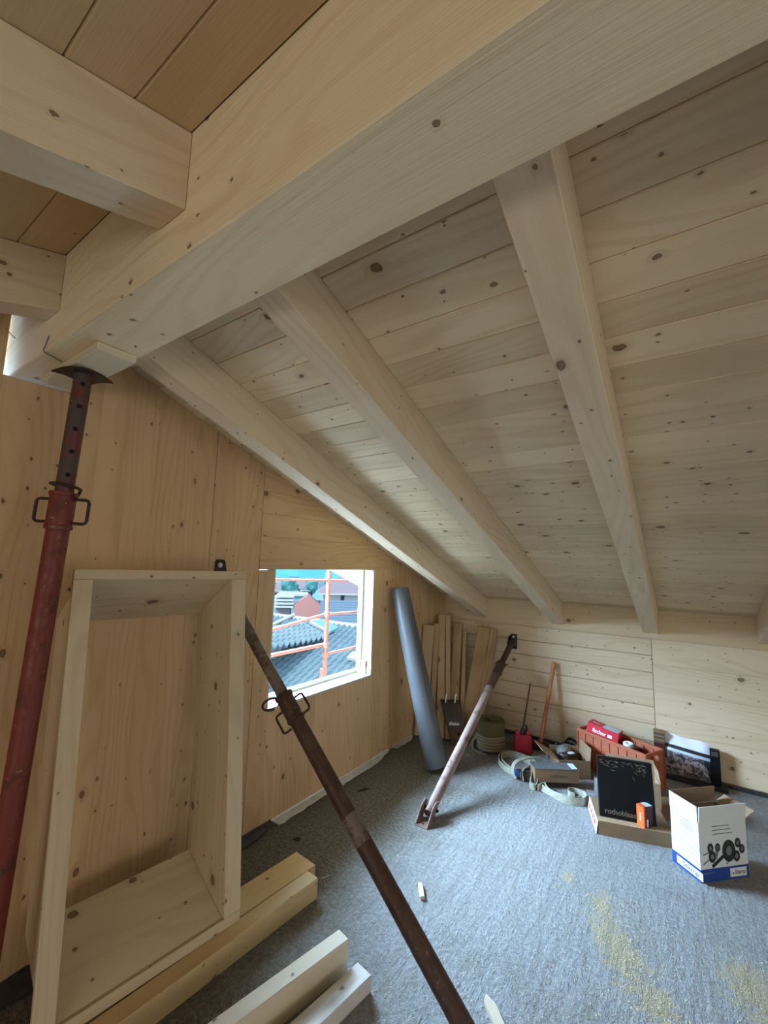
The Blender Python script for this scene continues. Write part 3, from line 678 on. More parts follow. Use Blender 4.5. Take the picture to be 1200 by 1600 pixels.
# ------------------------------------------------------------------ timbers on the floor
bar('timber', 'timber', (0.3915, 0.67, 0.0395), (0.485, 1.770, 0.0395), 0.150, 0.078, label='broad yellow timber lying by the window wall under the box frame', cat='timber')
bar('timber', 'timber', (0.492, 0.30, 0.045), (0.606, 1.695, 0.045), 0.075, 0.090, label='narrow yellow timber lying in front of the broad one under the box', cat='timber')
bar('timber', 'offcut', (0.800, 0.70, 0.060), (0.966, 1.497, 0.060), 0.062, 0.118, label='pale square timber on the floor at bottom centre, the taller of two', cat='timber')
bar('timber', 'offcut_dirty', (0.985, 0.86, 0.030), (1.080, 1.488, 0.030), 0.076, 0.058, label='dirt-specked low timber lying right of the taller pale one', cat='timber')
bar('wood_chip', 'offcut', (1.000, 2.060, 0.009), (1.055, 1.985, 0.009), 0.022, 0.016, label='small pale wood offcut alone in the middle of the floor', cat='offcut')
prism('wood_strip', 'offcut', [(-0.02, 0), (0.02, 0.018), (0.20, 0.018), (0.20, -0.018), (0.0, -0.018)], 0, 0.018, frame((1.492, 1.705, 0.0), (1.575, 1.625, 0.0)), None, 0.001,
      label='pointed pale wood strip cut off by the bottom picture edge', cat='offcut')
prism('bark_shard', 'debris', [(0, 0), (0.055, 0.012), (0.085, -0.004), (0.05, -0.014), (0.0, -0.010)], 0, 0.006, frame((0.205, 2.57, 0.0005), (0.255, 2.66, 0.0005)),
      label='dark wedge shaped shard on the floor near the foil strip', cat='debris')
prism('bark_shard', 'debris', [(0, 0), (0.02, 0.012), (0.04, 0.004), (0.03, -0.012)], 0, 0.008, frame((0.235, 1.925, 0.0005), (0.27, 1.95, 0.0005)),
      label='small dark crumb on the floor behind the yellow timbers', cat='debris')
tube('nail', 'wire', [(0.60, 1.760, 0.028), (0.622, 1.800, 0.032)], 0.004, n=6, label='short metal rod poking out behind the narrow yellow timber end', cat='nail')

# foil strip and membrane along the gable wall
def ribbon_strip(name, mat, pts, label, cat, parent=None):
    """pts: (y, x_out, z_wall, z_out) - strip lying against the wall foot"""
    bm = bmesh.new(); rows = []
    for (yy, xo, zw, zo) in pts:
        rows.append([bm.verts.new(q) for q in ((0.0015, yy, zw), (0.006, yy, zw * 0.45 + .002), (xo * .55, yy, zo * .7 + .002), (xo, yy, zo), (xo, yy, max(zo - .003, 0.0005)), (xo * .5, yy, 0.0008), (0.0015, yy, 0.0005))])
    for a, b_ in zip(rows, rows[1:]):
        for i in range(6): bm.faces.new((a[i], a[i + 1], b_[i + 1], b_[i]))
    return link(name, finish(bm, name, uv=False, smooth=True), mat, parent, label=label, cat=cat)
rnd = random.Random(3)
def strip_pts(y0, y1, w, zw, n):
    return [(y0 + (y1 - y0) * i / n, w * (0.9 + 0.2 * rnd.random()) * min(1, 0.35 + 3 * (n - i) / n), zw * (0.9 + 0.25 * rnd.random()), 0.006 + 0.008 * rnd.random()) for i in range(n + 1)]
ribbon_strip('foil_strip', 'foil', strip_pts(1.96, 3.24, 0.075, 0.016, 26), 'crinkled silver foil strip on the floor along the window wall', 'strip')
ribbon_strip('foil_strip', 'foil', strip_pts(3.32, 3.64, 0.055, 0.012, 8), 'short silver foil end at the floor below the leaning planks', 'strip')
ribbon_strip('membrane_strip', 'membrane', strip_pts(1.30, 1.955, 0.085, 0.022, 14), 'black membrane strip by the window wall right of the box frame', 'strip')
ribbon_strip('membrane_strip', 'membrane', strip_pts(0.05, 1.29, 0.11, 0.022, 20), 'black membrane strip at the wall foot below the red prop, lower left corner', 'strip')
slab('membrane_strip', 'membrane', 0.62, XE - 0.01, YK - 0.022, YK + 0.003, 0.0005, 0.030, 'x', None, 0.003, label='thin black membrane strip along the foot of the back wall', cat='strip')

# ------------------------------------------------------------------ grey foam roll
t = thing('foam_roll', (0.515, 3.185, 0), 'tall dark grey foam roll leaning against the window wall', 'roll')
A = zframe((0.515, 3.185, 0.0), (0.105, 3.225, 1.372), (0, 1, 0)); A = A @ Matrix.Translation((0, 0, 0.034))
prof = [(0.088, 0), (0.0895, 0.01), (0.086, 0.6), (0.079, 1.40), (0.077, 1.41)]
lathe('foam_sheet', 'foam', prof + [(0.060, 1.41), (0.060, 1.36)], A, t, 48)
lathe('core', 'foam_dark', [(0.0001, 0.004), (0.0875, 0.004), (0.0605, 1.375), (0.0001, 1.375)], A, t, 48)
bm = bmesh.new()
sp = [A @ V((r * cos(a), r * sin(a), 1.385)) for a, r in [(i * 0.4, 0.012 + 0.0011 * i) for i in range(44)]]
link('rolled_edge', finish(sweep_bm(sp, [(-.0012, -.026), (.0012, -.026), (.0012, .026), (-.0012, .026)], up=list([A.to_3x3() @ V((0, 0, 1))] * len(sp))), 'rolled_edge', uv=False, smooth=True), 'foam', t)

# ------------------------------------------------------------------ leaning planks in the corner
def lean(base, top, w, th, face, label, mat='plank'):
    bar('plank', mat, base, top, w, th, face, None, 0.002, label=label, cat='plank', group='planks leaning in the back corner')
lean((0.070, 3.690, 0.012), (0.045, 3.870, 1.000), 0.120, 0.030, (1, -.7, 0), 'leftmost leaning plank, lower end showing left of the foam roll foot')
lean((0.160, 3.735, 0.012), (0.075, 3.985, 1.005), 0.050, 0.035, (0.8, -1, 0), 'slim leaning plank right beside the foam roll, lower than its neighbour')
lean((0.250, 3.755, 0.012), (0.083, 4.090, 1.085), 0.070, 0.030, (0.5, -1, 0), 'tallest leaning plank behind the foam roll, left half of the pair')
lean((0.318, 3.77, 0.012), (0.146, 4.105, 1.082), 0.045, 0.035, (0.5, -1, 0), 'tallest leaning plank behind the foam roll, right half of the pair')
lean((0.320, 3.860, 0.015), (0.200, 4.240, 0.990), 0.080, 0.040, (0.25, -1, 0), 'broad brownish plank leaning above the dark bag')
lean((0.395, 3.90, 0.012), (0.262, 4.270, 0.925), 0.038, 0.025, (0.25, -1, 0), 'thin pale lath leaning right of the broad brownish plank')
lean((0.410, 3.960, 0.012), (0.492, 4.235, 0.985), 0.120, 0.024, (0.1, -1, 0), 'wide front board of the plank stack left of the short prop head')
lean((0.440, 3.990, 0.012), (0.520, 4.262, 0.985), 0.125, 0.020, (0.1, -1, 0), 'second board of the plank stack, its edge showing behind the front one')
lean((0.470, 4.024, 0.012), (0.545, 4.292, 0.972), 0.125, 0.022, (0.1, -1, 0), 'rearmost board of the plank stack against the back wall')

# ------------------------------------------------------------------ dark carrier bag
R33 = atan2(sin(_yaw), cos(_yaw))
bgo = V((0.405, 3.745, 0)); t = thing('carrier_bag', bgo, 'dark brown carrier bag with white handles standing before the planks', 'bag')
right = V((cos(_yaw), sin(_yaw), 0)); back = V((-sin(_yaw), cos(_yaw), 0))
def bagp(u, d, z): return bgo + right * u + back * d + V((0, 0, z))
secs = [(0.0, 0.052, 0.035, 0.015), (0.08, 0.062, 0.042, 0.008), (0.18, 0.078, 0.045, -0.005), (0.28, 0.088, 0.035, -0.02), (0.345, 0.092, 0.018, -0.028)]
bm = bmesh.new(); rings = []
for z, hw, hd_, off in secs:
    rings.append([bm.verts.new(bagp(off + u * hw, d * hd_ + z * 0.28, z)) for u, d in ((-1, -1), (-.3, -1.12), (.4, -1.1), (1, -1), (1.03, 0), (1, 1), (0, 1.1), (-1, 1), (-1.05, 0))])
for a, b_ in zip(rings, rings[1:]):
    for i in range(9): bm.faces.new((a[i], a[(i + 1) % 9], b_[(i + 1) % 9], b_[i]))
bm.faces.new(rings[0][::-1]); bmesh.ops.solidify
bag = link('bag_body', finish(bm, 'bag_body', uv=False, smooth=True), 'bag', t)
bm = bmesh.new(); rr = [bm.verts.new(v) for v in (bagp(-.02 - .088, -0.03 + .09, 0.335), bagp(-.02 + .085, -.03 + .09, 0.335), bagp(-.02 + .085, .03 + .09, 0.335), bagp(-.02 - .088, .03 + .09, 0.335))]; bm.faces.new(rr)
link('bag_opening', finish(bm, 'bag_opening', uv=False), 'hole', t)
for du, w in ((-0.082, 0.018), (0.005, 0.018)):
    ribbon('bag_handle', 'paper', smooth_path([bagp(du, 0.062, 0.335), bagp(du + .006, 0.085, 0.375), bagp(du + w, 0.10, 0.405)], n=4), 0.011, 0.003, t, up=right)
fm = face_frame(bagp(0.0, -0.052 + 0.15 * .28 * .9, 0.16), right, V((0, 0, 1)) + back * 0.28)
text('lettering', 'elkatex', 0.040, face_frame(bagp(-0.012, -0.0525 + 0.172 * .28, 0.175), right, V((0, 0, 1)) + back * .28), 'paper', t, 0.0008, 0.001, 0.095)
bm = bmesh.new(); pp = [bm.verts.new(v) for v in (bagp(-.048, -.044 + .045 * .28 , 0.055), bagp(.060, -.044 + .045 * .28, 0.050), bagp(.074, -.0525 + .135 * .28, 0.135), bagp(-.058, -.0525 + .135 * .28, 0.140))]; bm.faces.new(pp)
link('printed_panel', finish(bm, 'printed_panel', uv=False), 'brown_print', t)
lathe('printed_dot', 'hole', [(0.0001, .0012), (0.014, .001), (0.014, 0)], face_frame(bagp(0.025, -.0525 + .095 * .28, 0.095), right, V((0, 0, 1)) + back * .2), t, 14)

# ------------------------------------------------------------------ webbing coil on rope coil
def coil(bmx, c, r0, turns, rz, pitch, rad, n=30, jitter=0.004):
    pts = []
    for i in range(int(turns * n) + 1):
        a = 2 * pi * i / n; q = i / n
        pts.append(V((c[0] + (r0 + jitter * sin(a * 2.3 + q)) * cos(a), c[1] + (r0 + jitter * sin(a * 1.7)) * sin(a), c[2] + pitch * q + rz)))
    return pts
rc = V((0.705, 3.835, 0))
t = thing('rope_coil', rc, 'tan rope coiled on the floor beneath the olive strap roll', 'rope')
for k, (r0, z0, tn) in enumerate(((0.112, 0.012, 5.0), (0.092, 0.012, 5.0))):
    tube('coil_loop', 'hemp', coil(None, rc, r0, tn, z0, 0.0245, 0.011), 0.0118, t, n=8)
tube('rope_end', 'hemp', smooth_path([rc + V((-0.10, -0.05, 0.12)), rc + V((-0.135, -0.075, 0.07)), rc + V((-0.12, -0.115, 0.015)), rc + V((-0.04, -0.165, 0.011)), rc + V((0.02, -0.15, 0.011))]), 0.009, t, n=8)
tube('rope_end', 'hemp', smooth_path([rc + V((-0.09, -0.07, 0.11)), rc + V((-0.15, -0.07, 0.05)), rc + V((-0.15, -0.12, 0.011)), rc + V((-0.07, -0.20, 0.011))]), 0.008, t, n=8)
t = thing('strap_roll', rc + V((0, 0, 0.145)), 'olive webbing rolled up on top of the tan rope coil', 'strap')
pts = []
for i in range(7 * 30 + 1):
    a = 2 * pi * i / 30; r = 0.068 + 0.0075 * i / 30
    pts.append(rc + V((r * cos(a), r * sin(a), 0.145 + 0.058)))
ribbon('rolled_webbing', 'olive', pts, 0.110, 0.0052, t)
ribbon('loose_end', 'olive', smooth_path([rc + V((0.03, 0.0, 0.262)), rc + V((0.08, 0.05, 0.268)), rc + V((0.118, 0.03, 0.235)), rc + V((0.126, 0.0, 0.18))], n=5), 0.012, 0.004, t, up=(0, 0, 1))

# ------------------------------------------------------------------ red canister
jc = V((0.955, 3.935, 0)); ja = radians(33)
t = thing('canister', jc, 'small red plastic canister with black cap on the floor', 'canister', rotz=ja)
J = Matrix.Translation(jc) @ Matrix.Rotation(ja, 4, 'Z')
bm = box_bm(-0.078, 0.078, -0.05, 0.05, 0.0005, 0.165)
for v in bm.verts:
    if v.co.z > .1: v.co.x *= 0.88; v.co.y *= 0.85
bmesh.ops.bevel(bm, geom=bm.edges[:], offset=0.018, segments=3, affect='EDGES')
link('canister_body', finish(bm, 'canister_body', uv=False, smooth=True), 'red_plastic', t, J)
for sx_ in (-1, 1): link('side_rib', finish(box_bm(sx_ * .012 - .004 + sx_ * .02, sx_ * .012 + .004 + sx_ * .02, -0.0515, -0.046, 0.02, 0.125, 0.002), 'side_rib', uv=False), 'red_plastic', t, J)
for sx_ in (-1, 1): link('shoulder', finish(box_bm(sx_ * .045 - .020, sx_ * .045 + .020, -0.034, 0.034, 0.158, 0.190, 0.010), 'shoulder', uv=False, smooth=True), 'red_plastic', t, J)
lathe('cap', 'black', [(0.0001, 0.045), (0.019, 0.045), (0.022, 0.038), (0.022, 0.0)], J @ Matrix.Translation((0.0, -0.012, 0.160)), t, 16)
tube('spout', 'black', [J @ V(q) for q in ((0.03, 0.0, 0.185), (0.034, 0.0, 0.215), (0.022, 0.0, 0.236))], 0.007, t, n=8)

# ------------------------------------------------------------------ auger bit and mallet
t = thing('auger_bit', (0.865, 4.20, 0), 'long dark spiral auger bit leaning on the back wall behind the canister', 'drill bit')
a0, a1 = V((0.862, 4.185, 0.004)), V((0.926, 4.305, 0.520)); A = zframe(a0, a1)
tube('core', 'black', [a0, a1], 0.003, t, n=6)
hx = [A @ V((0.0060 * cos(i * 0.8), 0.0060 * sin(i * 0.8), 0.0 + i * 0.0024)) for i in range(210)]
tube('spiral', 'black', hx, 0.0032, t, n=5)
t = thing('sledgehammer', (1.06, 4.12, 0), 'sledgehammer with orange wooden handle leaning on the back wall', 'hammer')
h0, h1 = V((1.058, 4.105, 0.035)), V((1.150, 4.290, 0.735)); A = zframe(h0, h1)
bm = bmesh.new(); path = [h0 + (h1 - h0) * s for s in (0, .12, .3, .6, .85, .97, 1.0)]
rad = [0.019, 0.018, 0.0165, 0.016, 0.0175, 0.020, 0.014]; rings = []
for p_, r_ in zip(path, rad): rings.append([bm.verts.new(p_ + A.to_3x3() @ V((r_ * cos(a), 0.8 * r_ * sin(a), 0))) for a in [i * pi / 7 for i in range(14)]])
for a, b_ in zip(rings, rings[1:]):
    for i in range(14): bm.faces.new((a[i], a[(i + 1) % 14], b_[(i + 1) % 14], b_[i]))
bm.faces.new(rings[0][::-1]); bm.faces.new(rings[-1])
link('handle', finish(bm, 'handle', uv=False, smooth=True), 'hardwood', t)
hm = Matrix.Translation((1.06, 4.11, 0.0335)) @ Matrix.Rotation(radians(20), 4, 'Z')
link('hammer_head', finish(box_bm(-0.075, 0.075, -0.032, 0.032, -0.033, 0.033, 0.010), 'hammer_head', uv=False), 'dark_iron', t, hm)

# ------------------------------------------------------------------ cream webbing slings
def wp(x, y_, z=0.024): return V((x, y_, z))
t = thing('webbing_sling', (0.98, 3.70, 0), 'cream webbing sling looped on the floor in front of the red canister', 'strap')
ribbon('strap_band', 'webbing', smooth_path([wp(0.83, 3.72), wp(0.86, 3.60), wp(0.96, 3.50), wp(1.07, 3.485), wp(1.13, 3.58), wp(1.14, 3.70), wp(1.08, 3.78), wp(0.95, 3.82), wp(0.86, 3.80)], True, 7), 0.045, 0.0045, t, True)
ribbon('strap_band', 'webbing', smooth_path([wp(0.85, 3.715), wp(0.88, 3.62), wp(0.97, 3.53), wp(1.05, 3.52), wp(1.10, 3.60), wp(1.11, 3.69), wp(1.05, 3.75), wp(0.95, 3.79), wp(0.88, 3.77)], True, 7), 0.044, 0.0045, t, True)
t = thing('webbing_sling', (1.10, 3.50, 0), 'cream webbing sling standing up in a hoop round a blue tag', 'strap')
hoop = [V((1.03 + 0.03 * sin(a) + .16 * (1 - cos(a)) * .5, 3.50 + .12 * (1 - cos(a)) * .5, 0.0)) + V((0.0, 0.0, 0.058 + 0.052 * -cos(a * 1.0 + 0.0))) for a in [0]]
hp_ = smooth_path([V((1.05, 3.44, 0.006)), V((1.02, 3.46, 0.05)), V((1.03, 3.50, 0.098)), V((1.10, 3.58, 0.120)), V((1.19, 3.66, 0.115)), V((1.27, 3.70, 0.085)), V((1.30, 3.69, 0.03)), V((1.28, 3.66, 0.006))], False, 7)
ribbon('strap_band', 'webbing', hp_, 0.045, 0.0045, t, up=(0.70, -0.70, 0.15))
ribbon('strap_band', 'webbing', smooth_path([V((1.10, 3.44, 0.006)), V((1.09, 3.46, 0.06)), V((1.13, 3.50, 0.10)), V((1.16, 3.50, 0.07)), V((1.20, 3.49, 0.085)), V((1.23, 3.45, 0.05)), V((1.20, 3.40, 0.01))], False, 6), 0.05, 0.0045, t, up=(0.5, -0.6, 0.5))
link('tag', finish(box_bm(-0.016, 0.016, -0.004, 0.004, -0.022, 0.022, 0.002), 'tag', uv=False), 'blue_plastic', t, Matrix.Translation((1.062, 3.425, 0.055)) @ Matrix.Rotation(0.5, 4, 'Z'), label='blue tag on the strap')
link('ratchet', finish(box_bm(-0.02, 0.02, -0.015, 0.015, -0.03, 0.03, 0.003), 'ratchet', uv=False), 'dark_iron', t, Matrix.Translation((1.105, 3.455, 0.035)) @ Matrix.Rotation(0.5, 4, 'Z'))
t = thing('webbing_sling', (1.36, 3.36, 0), 'cream webbing sling curled on the floor in front of the long brown carton', 'strap')
ribbon('strap_band', 'webbing', smooth_path([V((1.17, 3.47, 0.10)), V((1.165, 3.42, 0.05)), V((1.18, 3.37, 0.025)), V((1.215, 3.36, 0.026)), V((1.22, 3.42, 0.05)), V((1.24, 3.44, 0.08))], False, 7), 0.042, 0.0045, t, up=(0.25, 0.0, 1))
ribbon('strap_band', 'webbing', smooth_path([wp(1.235, 3.36), wp(1.265, 3.42, .026), wp(1.30, 3.37, .024), wp(1.36, 3.335, .024), wp(1.43, 3.315, .025), wp(1.50, 3.33, .026), wp(1.545, 3.39, .026), wp(1.53, 3.46, .026), wp(1.46, 3.475, .026), wp(1.425, 3.44, .026), wp(1.44, 3.40, .026), wp(1.475, 3.40, .026)], False, 7), 0.048, 0.0045, t, up=(0, 0, 1))
ribbon('strap_band', 'webbing', smooth_path([wp(1.22, 3.40), wp(1.27, 3.375), wp(1.33, 3.35), wp(1.42, 3.335), wp(1.485, 3.35), wp(1.515, 3.40)], False, 7), 0.040, 0.0045, t, up=(0.2, 0.5, 1))

# ------------------------------------------------------------------ cartons
def carton(origin, ang, w, d, h, mat, name, label, wall=0.004, open_=True, flaps=(), inside='card_dark', cat='box'):
    """origin = front-left bottom corner; w along ang, d backwards. flaps: (side, length, tilt deg, mat)"""
    t = thing(name, origin, label, cat, rotz=ang)
    J = Matrix.Translation(origin) @ Matrix.Rotation(ang, 4, 'Z')
    link('bottom', finish(box_bm(0, w, 0, d, 0.0, wall), 'bottom'), mat, t, J)
    for nm, b_ in (('side_panel', (0, w, 0, wall)), ('side_panel', (0, w, d - wall, d)), ('side_panel', (0, wall, wall, d - wall)), ('side_panel', (w - wall, w, wall, d - wall))):
        link(nm, finish(box_bm(b_[0], b_[1], b_[2], b_[3], wall, h), nm), mat, t, J)
    if not open_: link('lid', finish(box_bm(0, w, 0, d, h + .0002, h + wall), 'lid'), mat, t, J)
    for side, ln, tilt, fm in flaps:
        a = radians(tilt)   # 0 = standing straight up, 90 = folded out flat
        if side == 'front': F = J @ Matrix.Translation((w / 2, 0, h)) @ Matrix.Rotation(a, 4, 'X'); wd = w
        elif side == 'back': F = J @ Matrix.Translation((w / 2, d, h)) @ Matrix.Rotation(pi, 4, 'Z') @ Matrix.Rotation(a, 4, 'X'); wd = w
        elif side == 'left': F = J @ Matrix.Translation((0, d / 2, h)) @ Matrix.Rotation(-pi / 2, 4, 'Z') @ Matrix.Rotation(a, 4, 'X'); wd = d
        else: F = J @ Matrix.Translation((w, d / 2, h)) @ Matrix.Rotation(pi / 2, 4, 'Z') @ Matrix.Rotation(a, 4, 'X'); wd = d
        link('flap', finish(box_bm(-wd / 2 + .001, wd / 2 - .001, -wall, 0, 0.001, ln), 'flap'), fm, t, F)
    return t, J

# long brown carton on the straps
t, J = carton(V((1.205, 3.395, 0.045)), radians(33), 0.32, 0.11, 0.085, 'card', 'carton', 'long narrow brown carton with grey film on top, lying on the straps', open_=False)
quadbox('film_cover', 'grey_tape', J @ face_frame((0, 0, 0.0892), (1, 0, 0), (0, 1, 0)), -0.002, 0.30, -0.002, 0.112, 0.004, t)
quadbox('label_sticker', 'paper_blue', J @ face_frame((0, 0, 0.0934), (1, 0, 0), (0, 1, 0)), 0.272, 0.315, 0.012, 0.10, 0.001, t)
text('lettering', 'rothoblaas', 0.026, J @ face_frame((0.175, -0.0006, 0.045), (1, 0, 0), (0, 0, 1)), 'card_dark', t, 0.0003, 0.0004, 0.12)
# dark open carton with flaps, between strap pile and crate
t, J = carton(V((1.315, 3.66, 0)), radians(33), 0.24, 0.20, 0.135, 'card', 'carton', 'open brown carton with raised flaps between straps and crate',
              flaps=(('left', 0.14, 62, 'card_light'), ('right', 0.09, 5, 'card'), ('back', 0.03, 10, 'card')))
link('packed_goods', finish(box_bm(0.01, 0.22, 0.01, 0.18, 0.006, 0.085, 0.006), 'packed_goods'), 'card_dark', t, J)
t = thing('screw_bag', J @ V((0.11, 0.12, 0.137)), 'clear plastic bag of screws lying on the open brown carton', 'bag')
bm = bmesh.new(); bmesh.ops.create_icosphere(bm, subdivisions=3, radius=1)
for v in bm.verts:
    q = 1 + 0.16 * sin(v.co.x * 7 + v.co.y * 5) * cos(v.co.z * 6); v.co = V((v.co.x * 0.085 * q, v.co.y * 0.050 * q, v.co.z * 0.034 * q))
mg = plain('crinkled_plastic_with_screws', (0.30, 0.31, 0.30), 0.18, 0.2, col2=(0.10, 0.10, 0.10), scale=70, bump=1.0); M['screwbag'] = mg
link('plastic_bag', finish(bm, 'plastic_bag', uv=False, smooth=True), 'screwbag', t, J @ Matrix.Translation((0.09, 0.14, 0.150)) @ Matrix.Rotation(0.9, 4, 'Z'))
quadbox('label_sticker', 'paper_blue', J @ Matrix.Translation((0.12, 0.075, 0.160)) @ Matrix.Rotation(0.3, 4, 'Z'), -0.028, 0.028, -0.02, 0.02, 0.001, t)
# black rubble bag by the hammer
t = thing('strap_bundle', (1.22, 4.10, 0), 'bundle of black and grey straps by the wall right of the hammer', 'strap')
for i, (c0, mt) in enumerate((((1.27, 4.15), 'membrane'), ((1.28, 4.06), 'webbing'), ((1.24, 4.03), 'membrane'), ((1.30, 4.19), 'membrane'), ((1.25, 4.00), 'grey_tape'))):
    pts = smooth_path([V((c0[0] - .08, c0[1] - .03, 0.02)), V((c0[0] - .03, c0[1] + .04, 0.075 + .01 * i)), V((c0[0] + .05, c0[1] + .03, 0.085)), V((c0[0] + .09, c0[1] - .03, 0.05)), V((c0[0] + .04, c0[1] - .08, 0.018)), V((c0[0] - .06, c0[1] - .07, 0.016))], True, 5)
    ribbon('strap_band', mt, pts, 0.036, 0.006, t, True, up=(0.2, -0.5, 0.8))

# terracotta crate
cr_o = V((1.386, 4.045, 0)); ca = radians(-27); CW, CD, CH = 0.560, 0.220, 0.280
t = thing('crate', cr_o, 'terracotta plastic crate full of fixings against the back wall', 'crate', rotz=ca)
J = Matrix.Translation(cr_o) @ Matrix.Rotation(ca, 4, 'Z')
link('crate_bottom', finish(box_bm(0, CW, 0, CD, 0.001, 0.008), 'crate_bottom'), 'crate', t, J)
def crate_side(x0, y0, x1, y1, nm='crate_side', slot=True):
    d = V((x1 - x0, y1 - y0, 0)); ln = d.length; F = J @ frame((x0, y0, 0), (x1, y1, 0))
    bm = box_bm(0, ln, -0.004, 0.004, 0.008, 0.09, 0.001)
    if slot:
        c = ln / 2
        box_bm(0, c - .05, -0.004, 0.004, 0.09, 0.255, 0.001, bm); box_bm(c + .05, ln, -0.004, 0.004, 0.09, 0.255, 0.001, bm); box_bm(c - .05, c + .05, -0.004, 0.004, 0.09, 0.205, 0.001, bm)
    else: box_bm(0, ln, -0.004, 0.004, 0.09, 0.255, 0.001, bm)
    box_bm(-0.004, ln + .004, -0.008, 0.008, 0.255, CH, 0.002, bm)
    o = link(nm, finish(bm, nm), 'crate', t, F)
    k = max(2, int(ln / 0.07))
    for i in range(k + 1):
        link('rib', finish(box_bm(ln * i / k - .004, ln * i / k + .004, -0.011, 0.011, 0.005, 0.255, 0.001), 'rib'), 'crate', o, F)
    for zz in (0.06, 0.125, 0.19): link('rib', finish(box_bm(0, ln, -0.007, 0.007, zz - .003, zz + .003, 0.001), 'rib'), 'crate', o, F)
crate_side(0, 0, CW, 0, slot=False); crate_side(0, CD, CW, CD, slot=False); crate_side(0, CD, 0, 0); crate_side(CW, 0, CW, CD)
# the red fixings box in it
ra = radians(-24)
ro_ = J @ V((0.085, 0.020, 0.262)); t = thing('fixings_box', ro_, 'red and white fixings box lying in the terracotta crate', 'box', rotz=ca + ra)
K = Matrix.Translation(ro_) @ Matrix.Rotation(ca + radians(18), 4, 'Z') @ Matrix.Rotation(radians(9), 4, 'Y') @ Matrix.Rotation(radians(-3), 4, 'X')
link('box_body', finish(box_bm(-0.02, 0.215, 0.0, 0.125, 0.0, 0.085, 0.0015), 'box_body'), 'red_card', t, K)
quadbox('paper_label', 'paper_blue', K @ face_frame((0, 0, 0.0851), (1, 0, 0), (0, 1, 0)), 0.090, 0.205, 0.012, 0.115, 0.0008, t)
text('lettering', 'fischer', 0.044, K @ face_frame((0.075, -0.0002, 0.040), (1, 0, 0), (0, 0, 1)), 'paper', t, 0.001, 0.0008, 0.105)
quadbox('logo_patch', 'paper', K @ face_frame((0, -0.0002, 0), (1, 0, 0), (0, 0, 1)), 0.138, 0.172, 0.028, 0.052, 0.0008, t)
text('lettering', 'fischer', 0.018, K @ face_frame((0.03, 0.06, 0.0852), (1, 0, 0), (0, 1, 0)), 'paper', t, 0.0003, 0.0006, 0.05)
# other goods in the crate
o = link('fixings_box', finish(box_bm(0.335, 0.42, 0.03, 0.16, 0.105, 0.255, 0.002), 'fixings_box'), 'maroon', None, J, label='small dark red box inside the crate right of the big red one', cat='box')
t = thing('tape_roll', J @ V((0.385, 0.055, 0.2)), 'white tape roll inside the terracotta crate', 'tape')
lathe('tape', 'paper', [(0.018, 0.0), (0.034, 0.0), (0.034, 0.024), (0.018, 0.024), (0.018, 0)], J @ Matrix.Translation((0.378, 0.085, 0.2565)) @ Matrix.Rotation(0.12, 4, 'X'), t, 24)
lathe('glue_tube', 'paper', [(0.0001, 0), (0.011, 0), (0.012, 0.09), (0.004, 0.105), (0.0001, 0.106)], J @ Matrix.Translation((0.025, 0.12, 0.215)) @ Matrix.Rotation(1.2, 4, 'Y'), None, 14, label='white glue tube in the left end of the terracotta crate', cat='tube')
o = link('packet', finish(box_bm(0.02, 0.54, 0.02, 0.20, 0.010, 0.10, 0.004), 'packet'), 'card_dark', None, J, label='dark packet filling the bottom of the terracotta crate', cat='packet')
lathe('glove_finger', 'card_light', [(0.0001, 0), (0.014, 0.004), (0.015, 0.05), (0.010, 0.062), (0.0001, 0.066)], J @ Matrix.Translation((0.47, 0.05, 0.225)) @ Matrix.Rotation(1.2, 4, 'Y'), None, 12, label='beige rolled paper in the right end of the crate', cat='paper')

# big flat carton with things on it
t, J = carton(V((1.668, 3.078, 0)), radians(17.5), 0.402, 0.30, 0.074, 'card', 'carton', 'big flat brown carton on the floor under the black box', open_=False)
quadbox('flap_tape', 'card_light', J @ face_frame((0, 0, 0.0782), (1, 0, 0), (0, 1, 0)), 0.0, 0.40, 0.0, 0.05, 0.0012, t)
F = J @ face_frame((-0.001, 0.30, 0.0), (0, -1, 0), (0, 0, 1))
link('side_flap', finish(box_bm(0.0, 0.30, 0.002, 0.074, 0.0, 0.002), 'side_flap'), 'paper', t, F @ Matrix.Translation((0, 0.074, 0)) @ Matrix.Rotation(radians(-9), 4, 'X') @ Matrix.Translation((0, -0.074, 0)), label='white printed flap on the left side')
for i in range(4): link('printed_mark', finish(box_bm(0.03 + i * .06, 0.065 + i * .06, 0.018, 0.050, 0.0021, 0.0028), 'printed_mark'), 'red_card', t, F @ Matrix.Translation((0, 0.074, 0)) @ Matrix.Rotation(radians(-9), 4, 'X') @ Matrix.Translation((0, -0.074, 0)))
